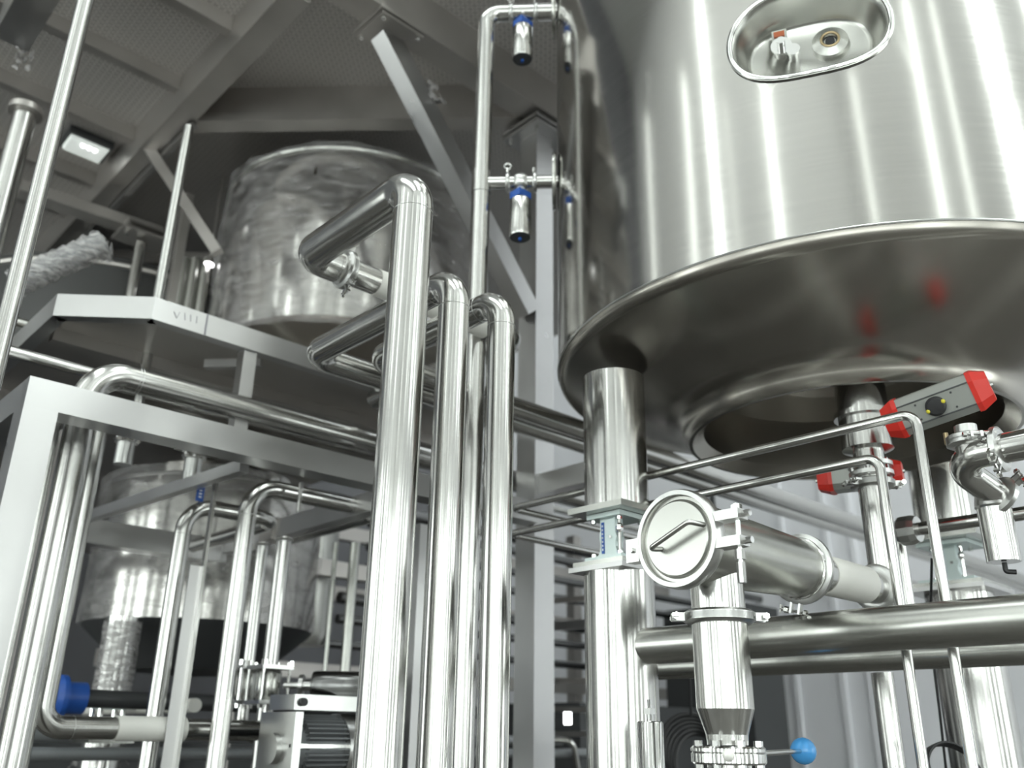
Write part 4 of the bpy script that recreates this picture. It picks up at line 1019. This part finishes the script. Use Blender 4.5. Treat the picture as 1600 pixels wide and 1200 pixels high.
# far machinery seen between column and pillar
fr_ = thing('far_machine', 'dark machine with loops of pipe seen low between the column and thick pillar', 'machine', (5.2, 4.6, 0))
MB().box((5.7, 5.0, .95), (1.5, .9, 1.75)).build('housing', 'dark', fr_, flat=True)
a = at(866, 1156, d=5.2); MB().tube([a, at(895, 1157, d=5.2), at(905, 1215, d=5.2)], .018, .06, 12).build('pipe_loop', 'pipe', fr_)
lp = at(887, 1122, d=6.0); MB().lathe(lp - Z0 * .04, Z0, [(0, .001), (0, .025), (.1, .025), (.1, .001)], 16).build('glowing_lamp', 'lampfar', fr_)
g_ = at(853, 1000, d=5.5); tag(MB().box((g_.x, g_.y, 1.35), (.07, .07, 2.7)).build('far_post', 'dark', flat=True), 'dark post carrying the far level rails, behind the square column', 'post')
for i, py in enumerate((940, 980, 1063, 1108, 1146)):
    a = at(853, py, d=5.5); b = at(925, py - (6 if i < 2 else -1), d=5.0)
    tag(MB().bar(a, b, .05 if i == 1 else .03, .03, Z0).build('far_rail', 'beam' if i != 1 else 'frame', flat=True), ('first', 'second', 'third', 'fourth', 'fifth')[i] + ' level rail from the top in the dark gap beside the thick pillar', 'rail')
p = at(722, 1000, d=4.4)
tag(MB().cyl((p.x, p.y, .5), (p.x, p.y, 2.6), .012, n=12).build('far_tube', 'brush'), 'thin upright tube in the gap between middle and right tall pipes', 'tube')
p = at(655, 900, d=3.6)
tag(MB().box((p.x, p.y, 1.2), (.055, .055, 2.4)).build('back_post', 'frame', flat=True), 'pale square post showing between tallest and middle pipes', 'post')
for (px, w, lab) in ((512, .02, 'thin tube upright left of the tallest pipe, far back'), (543, .045, 'pale upright tube just left of the tallest pipe')):
    p = at(px, 1000, d=4.6); tag(MB().cyl((p.x, p.y, .3), (p.x, p.y, 2.55), w * .6, n=14).build('far_tube', 'brush'), lab, 'tube')
# dark vessel right part of lower tank
p = at(470, 980, d=5.6)
vv = thing('small_vessel', 'small dark vessel hanging right of the film covered lower tank', 'vessel', (p.x, p.y, 1.9))
MB().lathe((p.x, p.y, 0), Z0, [(zof(p, 1010), .001), (zof(p, 1008), .16), (zof(p, 990), .19), (3.0, .19)], 32).build('shell', 'brush', vv)
# clutter under platform and beyond frame
a = at(60, 515, d=4.6)
u1 = thing('service_pipe', 'level pipe crossing at the left edge above the frame corner', 'pipe', tuple(at(0, 545, Y=3.15)))
q = at(0, 545, Y=3.15); MB().cyl((q.x - .6, 3.15, q.z), (q.x + .45, 3.15, q.z), .020, n=20).build('pipe_body', 'pipe', u1)
q = at(140, 535, Y=4.5); tag(MB().cyl((q.x - .5, 4.5, q.z), (q.x + 1.6, 4.5, q.z), .022, n=16).build('service_pipe', 'brush'), 'faint level pipe under the platform, behind the big elbow', 'pipe')
for i, (px, py, Y, r, m_) in enumerate(((250, 610, 3.6, .022, 'pipe'), (330, 640, 3.9, .026, 'pipe'), (420, 650, 4.2, .03, 'brush'), (300, 655, 4.12, .02, 'brush'))):
    q = at(px, py, Y=Y); tag(MB().cyl((q.x - .5, Y, q.z), (XE - .05, Y, q.z), r, n=16).build('service_pipe', m_), ('slim level pipe nearest behind the frame beam', 'second level pipe behind the frame beam', 'third level pipe behind the frame beam, under the platform', 'farthest level pipe behind the frame beam')[i], 'pipe')
# small clamped valve above frame beam
for j, (px, py, lab) in enumerate(((300, 628, 'small hand valve on the slim pipe above the frame beam'), (278, 618, 'small pipe union left of the hand valve above the frame beam'))):
    q = at(px, py + 4, Y=3.6); t = thing('small_valve', lab, 'valve', tuple(q))
    MB().ball(q, .028).build('valve_body', 'cast', t); MB().cyl(q, q + Z0 * .06, .006, n=8).build('stem', 'polish', t)
    MB().cyl(q + Z0 * .055 - XA * .03, q + Z0 * .055 + XA * .03, .006, n=8).build('lever', 'cast', t)
    MB().ring(q - XA * .03, XA, .022, .008, 20, 6).build('clamp', 'cast', t)
# fittings hanging on frame underside
for j, (px, py, lab) in enumerate(((198, 688, 'small clamped nozzle under the frame beam, left'), (303, 714, 'small clamped nozzle under the frame beam, by the blue tag'))):
    q = at(px, py, Y=3.5); t = thing('nozzle', lab, 'nozzle', tuple(q))
    MB().cyl(q - Z0 * .10, q, .035, n=20).build('body', 'cast', t); MB().ring(q, Z0, .038, .012, 24, 6).build('clamp', 'polish', t)
    MB().cyl(q - XA * .09 + Z0 * .02, q + XA * .1 + Z0 * .02, .008, n=8).build('bolt', 'polish', t)
q = at(313, 770, Y=3.35); bt_ = thing('blue_tag', 'blue label strip with white print by the thin upright post', 'label', (q.x, q.y, zof(q, 783)))
mz = (zof(q, 755) + zof(q, 783)) / 2; MB().box((q.x, q.y, mz), (.030, .004, zof(q, 755) - zof(q, 783))).build('strip', 'blue', bt_, flat=True)
tl = MB()
for i in range(4): tl.box((q.x, q.y - .003, mz - .02 + .013 * i), (.012, .001, .006))
tl.build('print', 'letter', bt_, flat=True)
q = at(102, 1090, Y=3.9); tag(MB().lathe(q - XA * .05, XA, [(0, .07), (.02, .085), (.04, .085), (.045, .06), (.12, .06), (.12, .001)], 28).build('blue_coupling', 'blue'), 'blue round coupling behind the bottom elbow, lower left', 'coupling')
tag(MB().tube([q + XA * .08, q + XA * 2.3, V((q.x + 2.3, q.y, 0))], .035, .08, 20).build('service_pipe', 'dark'), 'dark pipe running right from the blue coupling', 'pipe')
q = at(305, 1102, Y=3.7); tag(MB().cyl(q, q + V((.12, 1.6, .0)), .028, n=20).build('stub', 'white'), 'small pale round stub between two curved top pipes, low', 'stub')
for i, (py, Y, r) in enumerate(((1150, 4.6, .03), (1178, 3.9, .025))):
    q = at(200, py, Y=Y); tag(MB().cyl((q.x - .6, Y, q.z), (q.x + 3, Y, q.z), r, n=16).build('floor_pipe', 'mgrey'), ('upper', 'lower')[i] + ' grey level pipe near the floor, bottom left', 'pipe')
skd = MB().box((3.4, 6.8, .8), (4.5, 1.2, 1.6)); tag(skd.build('equipment_skid', 'dark', flat=True), 'long dark equipment skid along the far wall, low behind the pipes', 'machine')
GR = {'riser_pipe': 'tall bent riser pipes', 'purlin': 'channel purlins under the deck', 'deck_beam': 'beams under the deck',
      'frame_beam': 'beams of the left frame', 'pneumatic_valve': 'hanging cylinder valves', 'weigh_module': 'weigh modules under the tank legs',
      'support_pillar': 'pillars under the big tank', 'bent_tube': 'bent steel tubes', 'tube_clip': 'clips on the bent tubes', 'rack_pipe': 'pipes of the far rack',
      'rack_post': 'posts of the far rack', 'rack_beam': 'cross beams of the far rack', 'far_rail': 'level rails in the dark gap', 'service_pipe': 'service pipes behind the left frame',
      'process_pipe': 'process pipes inside the left frame', 'valve_pipe': 'pipes with tie rod valves', 'rail_pipe': 'level pipes between the pillars', 'support_tube': 'faint tubes by the dark tank',
      'small_valve': 'small fittings above the frame beam', 'nozzle': 'nozzles under the frame beam', 'hanging_post': 'posts hanging under the deck', 'floor_pipe': 'grey pipes near the floor',
      'far_tube': 'thin far tubes', 'round_post': 'round posts at the left edge', 'dark_beam': 'dull beams under the deck'}
for o in bpy.data.objects:
    if o.parent is None and 'label' in o and o.name.split('.')[0] in GR: o['group'] = GR[o.name.split('.')[0]]
for o in list(bpy.data.objects):
    for k_ in ('_o', '_c'):
        if k_ in o: del o[k_]
